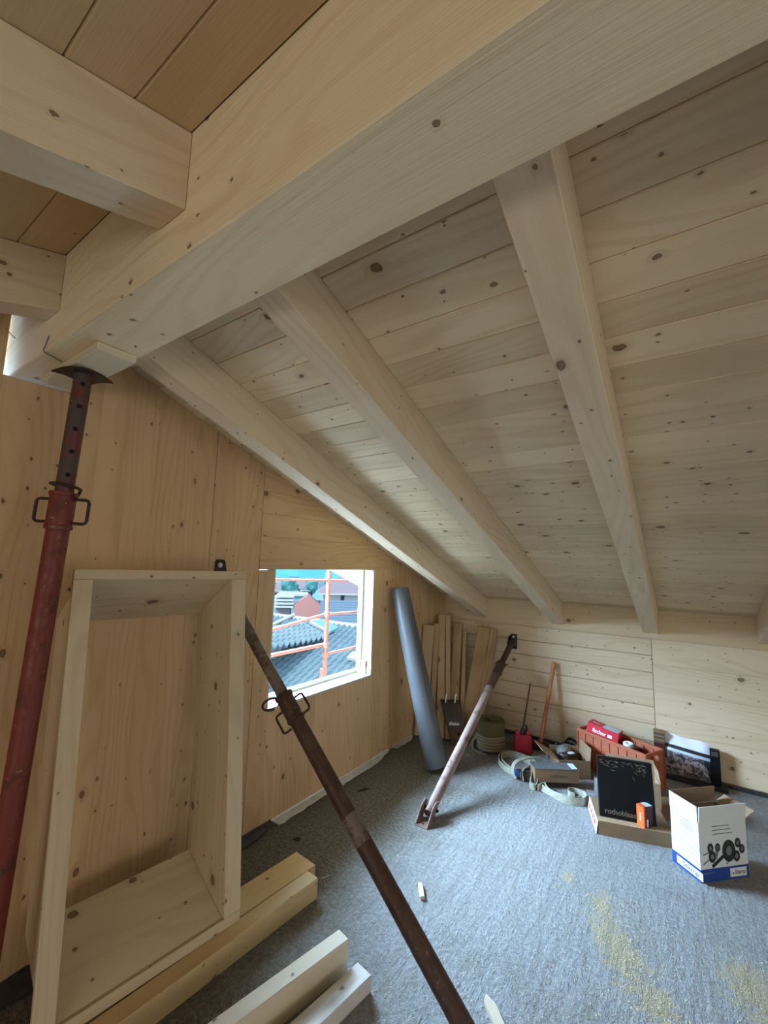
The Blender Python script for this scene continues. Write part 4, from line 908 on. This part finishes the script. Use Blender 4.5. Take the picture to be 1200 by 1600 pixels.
# black box standing on it
K = Matrix.Translation(J @ V((0.020, 0.060, 0.0795))) @ Matrix.Rotation(radians(15.5), 4, 'Z') @ Matrix.Rotation(radians(-11), 4, 'X')
t = thing('box', K.translation, 'large black box with tan leaf print standing on the flat carton', 'box', rotz=radians(15.5))
BWd, BHt, BDp = 0.308, 0.335, 0.040
link('box_body', finish(box_bm(0, BWd, 0, BDp, 0.0, BHt, 0.002), 'box_body'), 'black_card', t, K)
FF = K @ face_frame((0, -0.0002, 0), (1, 0, 0), (0, 0, 1))
text('lettering', 'rothoblaas', 0.040, FF @ Matrix.Translation((0.115, 0.034, 0)), 'gold', t, 0.0006, 0.0006, 0.17)
rn = random.Random(5); bm = bmesh.new()
for i in range(46):
    cx, cy = rn.uniform(0.02, BWd - .03), BHt - 0.01 - abs(rn.gauss(0, .035)); a = rn.uniform(-1.2, 0.5); l_ = rn.uniform(.008, .020); w = .0018
    if cy < 0.23: continue
    d = V((cos(a), sin(a), 0)) * l_; s_ = V((-sin(a), cos(a), 0)) * w
    vs = [bm.verts.new(V((cx, min(cy, BHt - .02), .0007)) + q) for q in (-d, -s_, d, s_)]; bm.faces.new(vs)
link('leaf_print', finish(bm, 'leaf_print', uv=False), 'gold', t, FF)
# a grey rolled glove/tube left of it, cardboard insert behind
lathe('grey_tube', 'grey_tape', [(0.0001, 0), (0.034, 0), (0.036, 0.01), (0.033, 0.17), (0.028, 0.18), (0.0001, 0.18)], Matrix.Translation((1.630, 3.405, 0.003)) @ Matrix.Rotation(-0.12, 4, 'X'), None, 20,
      label='short dark grey tube standing left of the black box', cat='tube')
K2 = Matrix.Translation((1.665, 3.455, 0.0)) @ Matrix.Rotation(radians(17), 4, 'Z')
t, J2 = carton(V((1.690, 3.43, 0)), radians(14), 0.30, 0.15, 0.215, 'card_light', 'carton', 'tall open tan carton hidden behind the black box', flaps=(('back', 0.085, 8, 'card_light'), ('right', 0.075, -8, 'card_light')))
# small orange box in front
K = Matrix.Translation(J @ V((0.250, -0.004 + 0.008, 0.0795))) @ Matrix.Rotation(radians(52), 4, 'Z')
t = thing('box', K.translation, 'small orange and dark red box at the lower corner of the black box', 'box', rotz=radians(52))
link('box_body', finish(box_bm(0, 0.070, 0, 0.050, 0.0, 0.115, 0.0012), 'box_body'), 'maroon', t, K)
quadbox('orange_print', 'orange', K @ face_frame((-0.0001, 0.05, 0), (0, -1, 0), (0, 0, 1)), 0.0, 0.050, 0.0, 0.113, 0.0008, t)
quadbox('orange_print', 'orange', K @ face_frame((0, -0.0001, 0), (1, 0, 0), (0, 0, 1)), 0, 0.008, 0.0, 0.113, 0.0008, t)
quadbox('white_print', 'paper', K @ face_frame((0, -0.0001, 0), (1, 0, 0), (0, 0, 1)), 0.020, 0.032, 0.004, 0.045, 0.0008, t)
quadbox('white_print', 'paper_blue', K @ face_frame((0, 0, 0.1151), (1, 0, 0), (0, 1, 0)), 0.026, 0.069, 0.002, 0.048, 0.0008, t)
quadbox('orange_print', 'orange', K @ face_frame((0, 0, 0.1151), (1, 0, 0), (0, 1, 0)), 0.0, 0.026, 0.002, 0.048, 0.0008, t)
text('lettering', 'fischer', 0.016, K @ face_frame((-0.0010, 0.025, 0.055), (0, 0, 1), (0, 1, 0)), 'paper', t, 0.0002, 0.0004, 0.05)
# loose card sheets
prism('card_sheet', 'card', [(0, 0), (0.42, -0.02), (0.46, 0.30), (0.02, 0.34)], 0.0005, 0.004, Matrix.Translation((1.99, 3.50, 0)) @ Matrix.Rotation(0.35, 4, 'Z'), None, label='flat brown cardboard sheet on the floor behind the white box', cat='cardboard')

# printed bag against the back wall
t = thing('printed_bag', (2.14, 4.20, 0), 'paper sack with white top and dark print leaning on the back wall', 'bag')
K = Matrix.Translation((1.965, 4.195, 0.0)) @ Matrix.Rotation(radians(3), 4, 'Z') @ Matrix.Rotation(radians(-15), 4, 'X')
bm = bmesh.new(); gx, gz = 12, 10; top = {}
def bagz(i, j, s):
    x = 0.345 * i / gx; z = 0.325 * j / gz; e = min(i, gx - i, j * 1.2, gz - j) / 3.0
    return V((x + 0.006 * sin(j * 1.1), -s * 0.030 * min(1, e) + 0.030 - 0.006 * sin(i * 1.3 + j * .9) * s, z + 0.006 * sin(i * .8) - (0.03 * (i / gx) ** 2 if j == gz else 0)))
for s in (1, -1):
    g = {}
    for i in range(gx + 1):
        for j in range(gz + 1):
            if s == -1 and (i in (0, gx) or j in (0, gz)): g[i, j] = top[i, j]
            else: g[i, j] = bm.verts.new(bagz(i, j, s))
    if s == 1: top = dict(g)
    for i in range(gx):
        for j in range(gz): bm.faces.new((g[i, j], g[i + 1, j], g[i + 1, j + 1], g[i, j + 1]))
def sack_mat():
    m, nt, n, b = newmat('sack_print'); t_ = N(nt, 'ShaderNodeTexCoord'); sp_ = N(nt, 'ShaderNodeSeparateXYZ'); L(nt, t_.outputs['Object'], sp_.inputs[0])
    z_ = math_(nt, 'ADD', sp_.outputs[2], math_(nt, 'MULTIPLY', sp_.outputs[0], 0.10)); x_ = sp_.outputs[0]
    sc = noise(nt, t_.outputs['Object'], 26, 5, 0.75, '3D'); sc2 = noise(nt, t_.outputs['Object'], 11, 3, 0.6, '3D')
    pic = mix(nt, remap(nt, sc, 0.46, 0.54), (0.035, 0.035, 0.05), (0.40, 0.36, 0.36))
    pic = mix(nt, remap(nt, sc2, 0.52, 0.60), pic, (0.03, 0.03, 0.04))
    low = mix(nt, remap(nt, z_, 0.10, 0.03), pic, (0.20, 0.16, 0.15))
    c = mix(nt, remap(nt, z_, 0.205, 0.215), low, (0.62, 0.70, 0.78))          # pale band
    c = mix(nt, math_(nt, 'MULTIPLY', remap(nt, z_, 0.228, 0.233), remap(nt, z_, 0.258, 0.253)), c, (0.02, 0.02, 0.025))
    c = mix(nt, remap(nt, z_, 0.256, 0.262), c, (0.85, 0.88, 0.95))
    c = mix(nt, remap(nt, math_(nt, 'ADD', x_, math_(nt, 'MULTIPLY', z_, 0.0)), 0.022, 0.016), c, (0.10, 0.07, 0.06))
    L(nt, c, b.inputs['Base Color']); b.inputs['Roughness'].default_value = 0.45; return m
M['sack'] = sack_mat()
link('sack_body', finish(bm, 'sack_body', uv=False, smooth=True), 'sack', t, K)
t = thing('box', (2.27, 4.25, 0), 'narrow dark box behind the printed paper sack', 'box')
link('box_body', finish(box_bm(0.0, 0.06, 0, 0.05, 0.0, 0.24, 0.002), 'box_body'), 'black_card', t, Matrix.Translation((2.275, 4.232, 0.031)))
for i in range(3): quadbox('stripe', 'gold', Matrix.Translation((2.275, 4.2318, 0.031)) @ face_frame((0, 0, 0), (1, 0, 0), (0, 0, 1)), 0.008, 0.05, 0.20 + i * .012, 0.205 + i * .012, 0.0006, t)
# thing holding sack off the floor: dark strip pile
bar('trim_offcut', 'black', (1.90, 4.235, 0.016), (2.37, 4.235, 0.016), 0.10, 0.030, label='black profile strip on the floor under the printed sack', cat='profile')
t = thing('card_stack', (1.90, 4.25, 0), 'small striped brown carton between crate and paper sack', 'box')
for i in range(6):
    link('sheet', finish(box_bm(0, 0.075, 0, 0.06, 0.235 + i * .015, 0.247 + i * .015), 'sheet'), 'card' if i % 2 else 'card_dark', t, Matrix.Translation((1.915, 4.250, 0)))
link('box_body', finish(box_bm(0, 0.075, 0, 0.06, 0.0, 0.234, 0.002), 'box_body'), 'maroon', t, Matrix.Translation((1.915, 4.250, 0)))

# white and blue box with wheel pictures
wang = radians(46.0); wo = V((2.166, 2.955, 0)); WWd, WDp, WHt = 0.305, 0.172, 0.288
t, J = carton(wo, wang, WWd, WDp, WHt, 'white_card', 'castor_box', 'white and blue open carton with wheel pictures standing on the floor',
              flaps=(('front', 0.080, 3, 'white_card'), ('left', 0.080, 1, 'white_card'), ('back', 0.082, -4, 'card'), ('right', 0.075, 66, 'card_light')), inside='card_dark')
link('inner_lining', finish(box_bm(0.005, WWd - .005, WDp - .010, WDp - .005, 0.005, WHt), 'inner_lining'), 'card', t, J)
link('inner_lining', finish(box_bm(WWd - .010, WWd - .005, 0.005, WDp - .011, 0.005, WHt), 'inner_lining'), 'card', t, J)
lathe('cable_reel', 'grey_tape', [(0.0001, 0), (0.05, 0), (0.05, 0.01), (0.02, 0.012), (0.02, 0.04), (0.05, 0.042), (0.05, 0.05), (0.0001, 0.05)], J @ Matrix.Translation((0.2, 0.11, 0.20)) @ Matrix.Rotation(0.5, 4, 'Y'), None, 20, label='grey reel inside the white and blue carton', cat='reel')
FR = J @ face_frame((0, -0.0002, 0), (1, 0, 0), (0, 0, 1))                # front face
LF = J @ face_frame((-0.0002, WDp, 0), (0, -1, 0), (0, 0, 1))               # left face
quadbox('blue_band', 'blue', FR, 0, WWd, 0, 0.062, 0.0008, t); quadbox('blue_band', 'blue', LF, 0, WDp, 0, 0.062, 0.0008, t)
quadbox('logo_panel', 'paper', FR @ Matrix.Translation((0, 0, .0009)), 0.185, 0.290, 0.010, 0.052, 0.0006, t); quadbox('logo_panel', 'paper', LF @ Matrix.Translation((0, 0, .0009)), 0.03, 0.185, 0.012, 0.050, 0.0006, t)
text('lettering', 'Stamp', 0.030, FR @ Matrix.Translation((0.248, 0.031, 0.0016)), 'ink_grey', t, 0.0008, 0.0004, 0.068)
text('lettering', 'Stamp', 0.030, LF @ Matrix.Translation((0.115, 0.031, 0.0016)), 'ink_grey', t, 0.0008, 0.0004, 0.10)
lathe('logo_dot', 'ink', [(0.0001, .0006), (0.005, .0005), (0.005, 0)], FR @ Matrix.Translation((0.203, 0.028, 0.0015)), t, 10)
for i in range(3):
    quadbox('text_line', 'ink_grey', FR @ Matrix.Rotation(0.0, 4, 'Z'), 0.085, 0.195 + .008 * i, 0.262 - i * .019, 0.266 - i * .019, 0.0006, t)
    quadbox('text_line', 'ink_grey', LF @ Matrix.Rotation(-0.0, 4, 'Z'), 0.060, 0.130 + .006 * i, 0.262 - i * .017, 0.265 - i * .017, 0.0006, t)
quadbox('blue_text_line', 'ink_grey', FR @ Matrix.Translation((0, 0, .0009)), 0.02, 0.075, 0.040, 0.044, 0.0005, t)
for (x_, z_, x2, z2) in ((0.045, 0.205, 0.10, 0.20), (0.10, 0.20, 0.13, 0.17), (0.14, 0.175, 0.185, 0.145), (0.05, 0.165, 0.17, 0.135), (0.05, 0.135, 0.18, 0.105), (0.045, 0.10, 0.18, 0.082)):
    m2 = LF @ Matrix.Translation((x_, z_, 0)) @ Matrix.Rotation(atan2(z2 - z_, x2 - x_), 4, 'Z')
    quadbox('line_drawing', 'ink_grey', m2, 0, V((x2 - x_, z2 - z_)).length, -0.0008, 0.0008, 0.0005, t)
def wheel(cx, cz, r, mat='ink'):
    cx = 0.165 + (cx - .15) * 1.10; r *= 1.16
    S_ = FR @ Matrix.Translation((cx, cz, 0)) @ Matrix.Scale(0.78, 4, (1, 0, 0))
    g_ = lathe('printed_wheel', mat, [(r * .42, 0.0004), (r * .48, 0.0016), (r * .95, 0.0016), (r, 0.0004)], S_, t, 24)
    lathe('printed_hub', 'ink_grey', [(0.0001, 0.0012), (r * .42, 0.0011), (r * .42, 0)], S_, t, 16)
wheel(0.168, 0.138, 0.047); wheel(0.062, 0.160, 0.021); wheel(0.104, 0.160, 0.018); wheel(0.070, 0.118, 0.025)
wheel(0.222, 0.172, 0.021); wheel(0.245, 0.140, 0.020); wheel(0.212, 0.108, 0.024)
for (x_, z_, a, l_, w_) in ((0.020, 0.130, 0.25, 0.040, 0.006), (0.018, 0.085, 0.5, 0.05, 0.006), (0.075, 0.070, 0.55, 0.085, 0.018), (0.165, 0.075, 0.6, 0.045, 0.006), (0.095, 0.105, 1.2, 0.05, 0.02)):
    quadbox('printed_bracket', 'ink' if w_ < .02 and w_ > .01 else 'ink_grey', FR @ Matrix.Translation((x_, z_, 0.0001)) @ Matrix.Rotation(a, 4, 'Z'), 0, l_, -w_ / 2, w_ / 2, 0.0006, t)

# ------------------------------------------------------------------ loose shavings and grit on the floor
def scatter(name, mat, n, regions, smin, smax, label, cat, seed):
    rn = random.Random(seed); bm = bmesh.new()
    for _ in range(n):
        cx, cy, sx_, sy_ = rn.choice(regions); x, y_ = rn.gauss(cx, sx_), rn.gauss(cy, sy_)
        if not (0.15 < x < 3.0 and 0.9 < y_ < 4.2): continue
        s = rn.uniform(smin, smax); a = rn.uniform(0, 2 * pi); e = rn.uniform(.2, .5)
        d = V((cos(a), sin(a), 0)) * s; q = V((-sin(a), cos(a), 0)) * s * e; c = V((x, y_, 0.0008)); h = V((0, 0, rn.uniform(.1, .5) * s))
        v = [bm.verts.new(c + k_) for k_ in (-d, q, d, -q)] + [bm.verts.new(c + h)]
        for i in range(4): bm.faces.new((v[i], v[(i + 1) % 4], v[4]))
    o = link(name, finish(bm, name, uv=False), mat, None, label=label, cat=cat, kind='stuff'); return o
scatter('sawdust', 'shavings', 2600, [(1.93, 2.24, .09, .20), (1.80, 2.5, .10, .14), (2.42, 2.35, .16, .16), (1.5, 2.0, .45, .5), (2.05, 2.0, .14, .12), (1.3, 1.7, .3, .4)], .0015, .0055, 'yellow saw dust and shavings scattered on the grey floor', 'sawdust', 11)
scatter('grit', 'grit', 2600, [(1.5, 2.2, .55, .7), (1.0, 2.8, .45, .6), (0.8, 1.7, .3, .4), (2.0, 2.7, .4, .5)], .0015, .005, 'loose grey grit crumbs spread over the floor', 'grit', 12)

# ------------------------------------------------------------------ outside: scaffold
t = thing('scaffold', (-1.5, 4.07, -2.0), 'orange steel scaffold standing outside the window', 'scaffold')
def sc_tube(nm, p, q, r=0.024, mat='orange_steel'): return tube(nm, mat, [p, q], r, t, n=12)
sc_tube('post', (-1.5, 4.07, -2.0), (-1.5, 4.07, 2.6), 0.026); sc_tube('post', (-1.5, 1.0, -2.0), (-1.5, 1.0, 2.6), 0.026); sc_tube('post', (-1.5, 6.6, -2.0), (-1.5, 6.6, 2.2), 0.026)
sc_tube('lower_post', (-1.47, 3.985, -2.0), (-1.47, 3.985, 0.32), 0.022)
sc_tube('rail', (-1.53, 1.0, 0.58), (-1.53, 4.09, 0.585), 0.022); sc_tube('rail', (-1.50, 4.07, 0.475), (-1.50, 6.6, 0.478), 0.016)
sc_tube('rail', (-1.53, 1.0, 0.60), (-1.53, 4.07, 0.955), 0.016); sc_tube('rail', (-1.50, 4.07, 0.955), (-1.50, 6.6, 0.90), 0.016)
sc_tube('rail', (-1.50, 1.0, 1.455), (-1.50, 6.6, 1.31), 0.013)
for zc in (0.47, 0.58, 0.955, 1.43): lathe('coupler', 'orange_steel', [(0.028, -0.035), (0.036, -0.03), (0.036, 0.03), (0.028, 0.035)], Matrix.Translation((-1.5, 4.07, zc)), t, 12)
for i in range(4): slab('bounce_plank', 'bounce_board', -1.42 + i * 0.24, -1.20 + i * 0.24, 0.2, 6.6, -0.06, -0.02, 'y', t)  # bright planks added below view to bounce light up through the window

# ------------------------------------------------------------------ outside: roofs and houses
def tiled_roof(parent, x0, x1, y_e, z_e, slope, rows, mat, tw=0.30, tl_=0.36, name='roof_tiles', sgn=1, mtx=Matrix.Identity(4)):
    """eave along X at y_e,z_e; rises toward +y (sgn) ; one joined mesh of half-round tiles"""
    bm = bmesh.new(); nx = int((x1 - x0) / tw); c, s = cos(slope), sin(slope)
    prof = [(0.0, 0.0), (0.12, 0.07), (0.25, 0.095), (0.38, 0.07), (0.5, 0.0), (0.75, -0.035), (1.0, 0.0)]
    for r in range(rows):
        for k_ in range(nx):
            xa = x0 + k_ * tw; d0, d1 = r * tl_, (r + 1) * tl_ + 0.03
            fr, bk = [], []
            for (u_, h_) in prof:
                x = xa + u_ * tw; H = h_ * 1.0
                fr.append(bm.verts.new((x, y_e + sgn * (d0 * c - (H + .05) * s), z_e + d0 * s + (H + 0.05) * c)))
                bk.append(bm.verts.new((x, y_e + sgn * (d1 * c - H * s), z_e + d1 * s + H * c)))
            lo = [bm.verts.new((fr[i].co.x, fr[i].co.y, fr[i].co.z - .06)) for i in range(len(prof))]
            for i in range(len(prof) - 1):
                bm.faces.new((fr[i], fr[i + 1], bk[i + 1], bk[i])); bm.faces.new((lo[i], lo[i + 1], fr[i + 1], fr[i]))
    L_ = rows * tl_
    return link(name, finish(bm, name, uv=False), mat, parent, mtx, kind='stuff')
# near roof A (its slope faces the camera side)
t = thing('house', (-10, 12, -6), 'nearest neighbouring house with blue-grey tiled roof below the window', 'house')
slA = math.atan(0.47); yA, zA = 5.0, -4.12; rowsA = 27
tiled_roof(t, -17.0, -5.0, yA, zA, slA, rowsA, 'tile', 0.25, 0.30)
LA = rowsA * 0.30
yR, zR = yA + LA * cos(slA), zA + LA * sin(slA)
tube('ridge_cap', 'trim_white', [(-17, yR, zR + .02), (-5, yR, zR + .02)], 0.10, t, n=10)
prism('house_wall', 'render_white', [(-17, yR - 1), (-5.2, yR - 1), (-5.2, yR + 6), (-17, yR + 6)], -8.0, zA - 0.1, Matrix.Identity(4), t)
prism('rear_slope', 'tile', [(0, 0), (12, 0), (12, LA), (0, LA)], -0.05, 0.0, Matrix(((1, 0, 0, -17), (0, cos(slA), 0, yR), (0, -sin(slA), 1, zR), (0, 0, 0, 1))), t)
def on_roofA(x, y_): return V((x, y_, zA + (y_ - yA) * 0.47 + 0.09))
def roof_patch(nm, mat, pts, h):
    P = [on_roofA(*q) for q in pts]; bm = bmesh.new(); vs = [bm.verts.new(p) for p in P]; vt = [bm.verts.new(p + V((0, -.04, h))) for p in P]; bm.faces.new(vt)
    for i in range(len(P)): bm.faces.new((vs[i], vs[(i + 1) % len(P)], vt[(i + 1) % len(P)], vt[i]))
    link(nm, finish(bm, nm, uv=False), mat, t)
roof_patch('roof_window', 'trim_white', ((-6.45, 10.62), (-6.08, 10.62), (-6.08, 10.92), (-6.45, 10.92)), 0.09)
roof_patch('metal_flashing', 'shed_blue', ((-9.4, 12.02), (-8.1, 11.65), (-7.95, 11.98), (-9.1, 12.3)), 0.07)
roof_patch('metal_edge', 'trim_white', ((-9.45, 12.0), (-8.15, 11.60), (-8.1, 11.66), (-9.40, 12.08)), 0.10)
# second roof B, left middle: its ridge runs along the gable direction
t = thing('house', (-7.5, 7.5, -6), 'low wing with its own tiled roof left in the window view', 'house')
MB_ = Matrix(((0, -1, 0, -8.0), (1, 0, 0, 0), (0, 0, 1, -1.03), (0, 0, 0, 1)))
tiled_roof(t, 5.0, 11.5, 0.0, 0.0, math.atan(0.25), 5, 'tile', 0.24, 0.28, mtx=MB_)
tube('ridge_cap', 'trim_white', [(-9.36, 5.0, -0.66), (-9.36, 11.5, -0.66)], 0.06, t, n=8)
tube('verge_cap', 'tile', [(-8.0, 11.5, -0.99), (-9.36, 11.5, -0.66)], 0.06, t, n=8)
prism('house_wall', 'render_white', [(-9.9, 5.1), (-9.2, 5.1), (-9.2, 11.4), (-9.9, 11.4)], -6, -0.85, Matrix.Identity(4), t)
tube('hip_cap', 'trim_white', [on_roofA(-11.2, 11.0) + V((0, 0, .1)), on_roofA(-10.6, 12.3) + V((0, 0, .1))], 0.07, t, n=8)
def hip_house(name, c, w, d, zb, zt, zr_, wall, roof, label, windows=(), rot=0.0, hip=0.35):
    t = thing(name, (c[0], c[1], zb), label, 'house', rotz=rot); J = Matrix.Translation((c[0], c[1], 0)) @ Matrix.Rotation(rot, 4, 'Z')
    link('house_wall', finish(box_bm(-w / 2, w / 2, -d / 2, d / 2, zb, zt), 'house_wall'), wall, t, J)
    bm = bmesh.new(); o_ = 0.5
    e = [bm.verts.new(q) for q in ((-w / 2 - o_, -d / 2 - o_, zt), (w / 2 + o_, -d / 2 - o_, zt), (w / 2 + o_, d / 2 + o_, zt), (-w / 2 - o_, d / 2 + o_, zt))]
    r0, r1 = bm.verts.new((-w / 2 * (1 - hip), 0, zr_)), bm.verts.new((w / 2 * (1 - hip), 0, zr_))
    for f in ((e[0], e[1], r1, r0), (e[1], e[2], r1), (e[2], e[3], r0, r1), (e[3], e[0], r0), (e[3], e[2], e[1], e[0])): bm.faces.new(f)
    link('roof', finish(bm, 'roof', uv=False), roof, t, J)
    link('gutter', finish(box_bm(-w / 2 - o_, w / 2 + o_, -d / 2 - o_ - .15, -d / 2 - o_, zt - .12, zt + .05), 'gutter', uv=False), 'trim_white', t, J)
    for (x, z0, ww, hh) in windows:
        link('window', finish(box_bm(x - ww / 2, x + ww / 2, -d / 2 - .05, -d / 2 + .05, z0, z0 + hh), 'window'), 'glass_dark', t, J)
    return t
RW = 0.6058 + 0.15
hip_house('house', (-28.2, 42.0), 12, 8, -8, -1.75, 0.15, 'render_white', 'tile2', 'white house with pinkish hipped roof at right in the window view', ((-3.9, -2.75, .4, .9), (0.6, -2.75, .7, .5), (2.2, -2.95, 1.1, .5)), RW)
t = thing('house', (-22.6, 31.2, -6), 'long dark blue panelled roof just beyond the near tiles in the window view', 'house', rotz=RW)
J = Matrix.Translation((-22.6, 31.2, 0)) @ Matrix.Rotation(RW, 4, 'Z'); sl = 0.30
for i in range(9):
    P0 = J @ V((-3.0, -2.6 + i * .56, -3.45 + i * .56 * sl)); P1 = J @ V((7.0, -2.6 + i * .56, -3.45 + i * .56 * sl))
    bar('roof_panel', 'panel_blue', P0, P1, 0.52, 0.05, (J.to_3x3() @ V((0, -sl, 1))), t, 0)
link('house_wall', finish(box_bm(-3.0, 7.0, -2.5, 2.4, -8, -3.65), 'house_wall'), 'render_white', t, J)
link('gutter', finish(box_bm(-3.1, 7.1, -3.0, -2.86, -3.62, -3.45), 'gutter', uv=False), 'trim_white', t, J)
t = thing('house', (-31, 31, -9), 'small grey and salmon gabled house beside the pale blue shed', 'house', rotz=RW); J = Matrix.Translation((-31.2, 33.8, 0)) @ Matrix.Rotation(RW, 4, 'Z')
prism('house_wall', 'salmon', [(-1.2, -9), (2.0, -9), (2.0, -3.3), (0.2, -1.9), (-1.2, -2.9)], -1.5, 1.5, J @ Matrix(((1, 0, 0, 0), (0, 0, -1, 0), (0, 1, 0, 0), (0, 0, 0, 1))), t)
for i in range(4): link('shutter', finish(box_bm(-3.2, -1.25, -1.6, 0, -3.2 + i * .35, -3.02 + i * .35), 'shutter'), 'render_white', t, J)
link('chimney', finish(box_bm(-3.0, -1.6, -1.0, 1, -9, -3.3), 'chimney'), 'tile2', t, J)
t = thing('shed', (-43, 43, -9), 'pale blue flat roofed building in the window view', 'building', rotz=RW); J = Matrix.Translation((-43, 43.2, 0)) @ Matrix.Rotation(RW, 4, 'Z')
link('building_wall', finish(box_bm(-1.75, 1.75, -2, 2, -9, -3.1), 'building_wall'), 'shed_blue', t, J)
link('roof', finish(box_bm(-2.1, 2.0, -2.3, 2.3, -3.1, -2.85), 'roof'), 'trim_white', t, J)
rn = random.Random(21); mats = ('tile', 'tile2', 'panel_blue', 'tile', 'shed_blue'); walls = ('render_white', 'shed_blue', 'render_white')
k = 0; hs_ = []; ORD = ('first', 'second', 'third', 'fourth', 'fifth', 'sixth', 'seventh')
for row, (dist, n_) in enumerate(((66, 2), (84, 3), (106, 4), (132, 5), (165, 6), (205, 7))):
    zg = 1.6 - dist * (0.078, 0.066, 0.056, 0.048, 0.041, 0.035)[row]
    for i in range(n_):
        az = radians(40.5 + (i + 0.5) * 15.0 / n_ + rn.uniform(-.5, .5)); d = dist * rn.uniform(.97, 1.03); k += 1
        x, y_ = 2.1 - d * cos(az), d * sin(az); w = rn.uniform(4.6, 6.2); hs_.append((x, y_))
        zt = zg - 1.2 + rn.uniform(-.4, .4)
        hip_house('house', (x, y_), w, rn.uniform(4.0, 4.8), zg - 8, zt, zt + rn.uniform(1.0, 1.9), walls[k % 3], mats[k % 5],
                  'distant village house, %s from the left in the %s row beyond the near roofs' % (ORD[i], ORD[row]), ((-1.2, zt - 1.5, .9, 1), (1.2, zt - 1.5, .9, 1)), RW + rn.uniform(-.25, .25))['group'] = 'distant village houses'
spots = []; tries = 0
while len(spots) < 21 and tries < 900:
    tries += 1
    az = rn.uniform(39.5, 56); d = rn.choice((62, 74, 95, 119, 148, 185)) * rn.uniform(.97, 1.05); x, y_ = 2.1 - d * cos(radians(az)), d * sin(radians(az))
    if all(math.hypot(x - a_[0], y_ - a_[1]) > 5.6 for a_ in hs_ + [(-43, 43.2), (-28.2, 42), (-34, 47), (-23, 45)]) and all(math.hypot(x - q[2], y_ - q[3]) > 5.0 for q in spots): spots.append((az, d, x, y_))
spots.sort(); grp = {}
for az, d, x, y_ in spots: grp.setdefault(('nearest', 'near', 'middle', 'far', 'farther', 'farthest')[min(5, int((d - 58) / 24))], []).append((az, d, x, y_))
for band, lst in grp.items():
    for i, (az, d, x, y_) in enumerate(lst):
        zb_ = 1.6 - d * 0.072 - (0.6 if d < 90 else -1.8); rr = rn.uniform(1.2, 1.9)
        t = thing('tree', (x, y_, zb_ - 5), 'round green tree in the %s belt of the village, %s from the left' % (band, ORD[min(i, 6)]), 'tree', 'trees between the village houses')
        bm = bmesh.new(); bmesh.ops.create_icosphere(bm, subdivisions=2, radius=rr)
        for v in bm.verts: v.co *= 1 + 0.22 * sin(v.co.x * 3 + i) * cos(v.co.z * 3.1)
        link('crown', finish(bm, 'crown', uv=False), 'foliage', t, Matrix.Translation((x, y_, zb_)))
        lathe('trunk', 'debris', [(0.0001, 0), (.2, 0), (.15, 5), (.0001, 5)], Matrix.Translation((x, y_, zb_ - 5)), t, 6)
# valley floor and hills
def terrain(name, x0, x1, y0, y1, nx, ny, f, mat):
    bm = bmesh.new(); g = [[bm.verts.new((x0 + (x1 - x0) * i / nx, y0 + (y1 - y0) * j / ny, f(x0 + (x1 - x0) * i / nx, y0 + (y1 - y0) * j / ny))) for j in range(ny + 1)] for i in range(nx + 1)]
    for i in range(nx):
        for j in range(ny): bm.faces.new((g[i][j], g[i + 1][j], g[i + 1][j + 1], g[i][j + 1]))
    return link(name, finish(bm, name, uv=False, smooth=True), mat, None, kind='structure')
terrain('ground', -1200, 900, -900, 1200, 30, 30, lambda x, y_: -12.0 if math.hypot(x, y_) < 300 else -12.0, 'ground')
def hf(x, y_):
    d = math.hypot(x, y_)
    return -12 + max(0, d - 240) * 0.24 + 12 * sin(x * .013) * cos(y_ * .011) * min(1, max(0, d - 240) / 120)
terrain('hills', -1100, -60, 100, 1150, 44, 44, hf, 'hill')
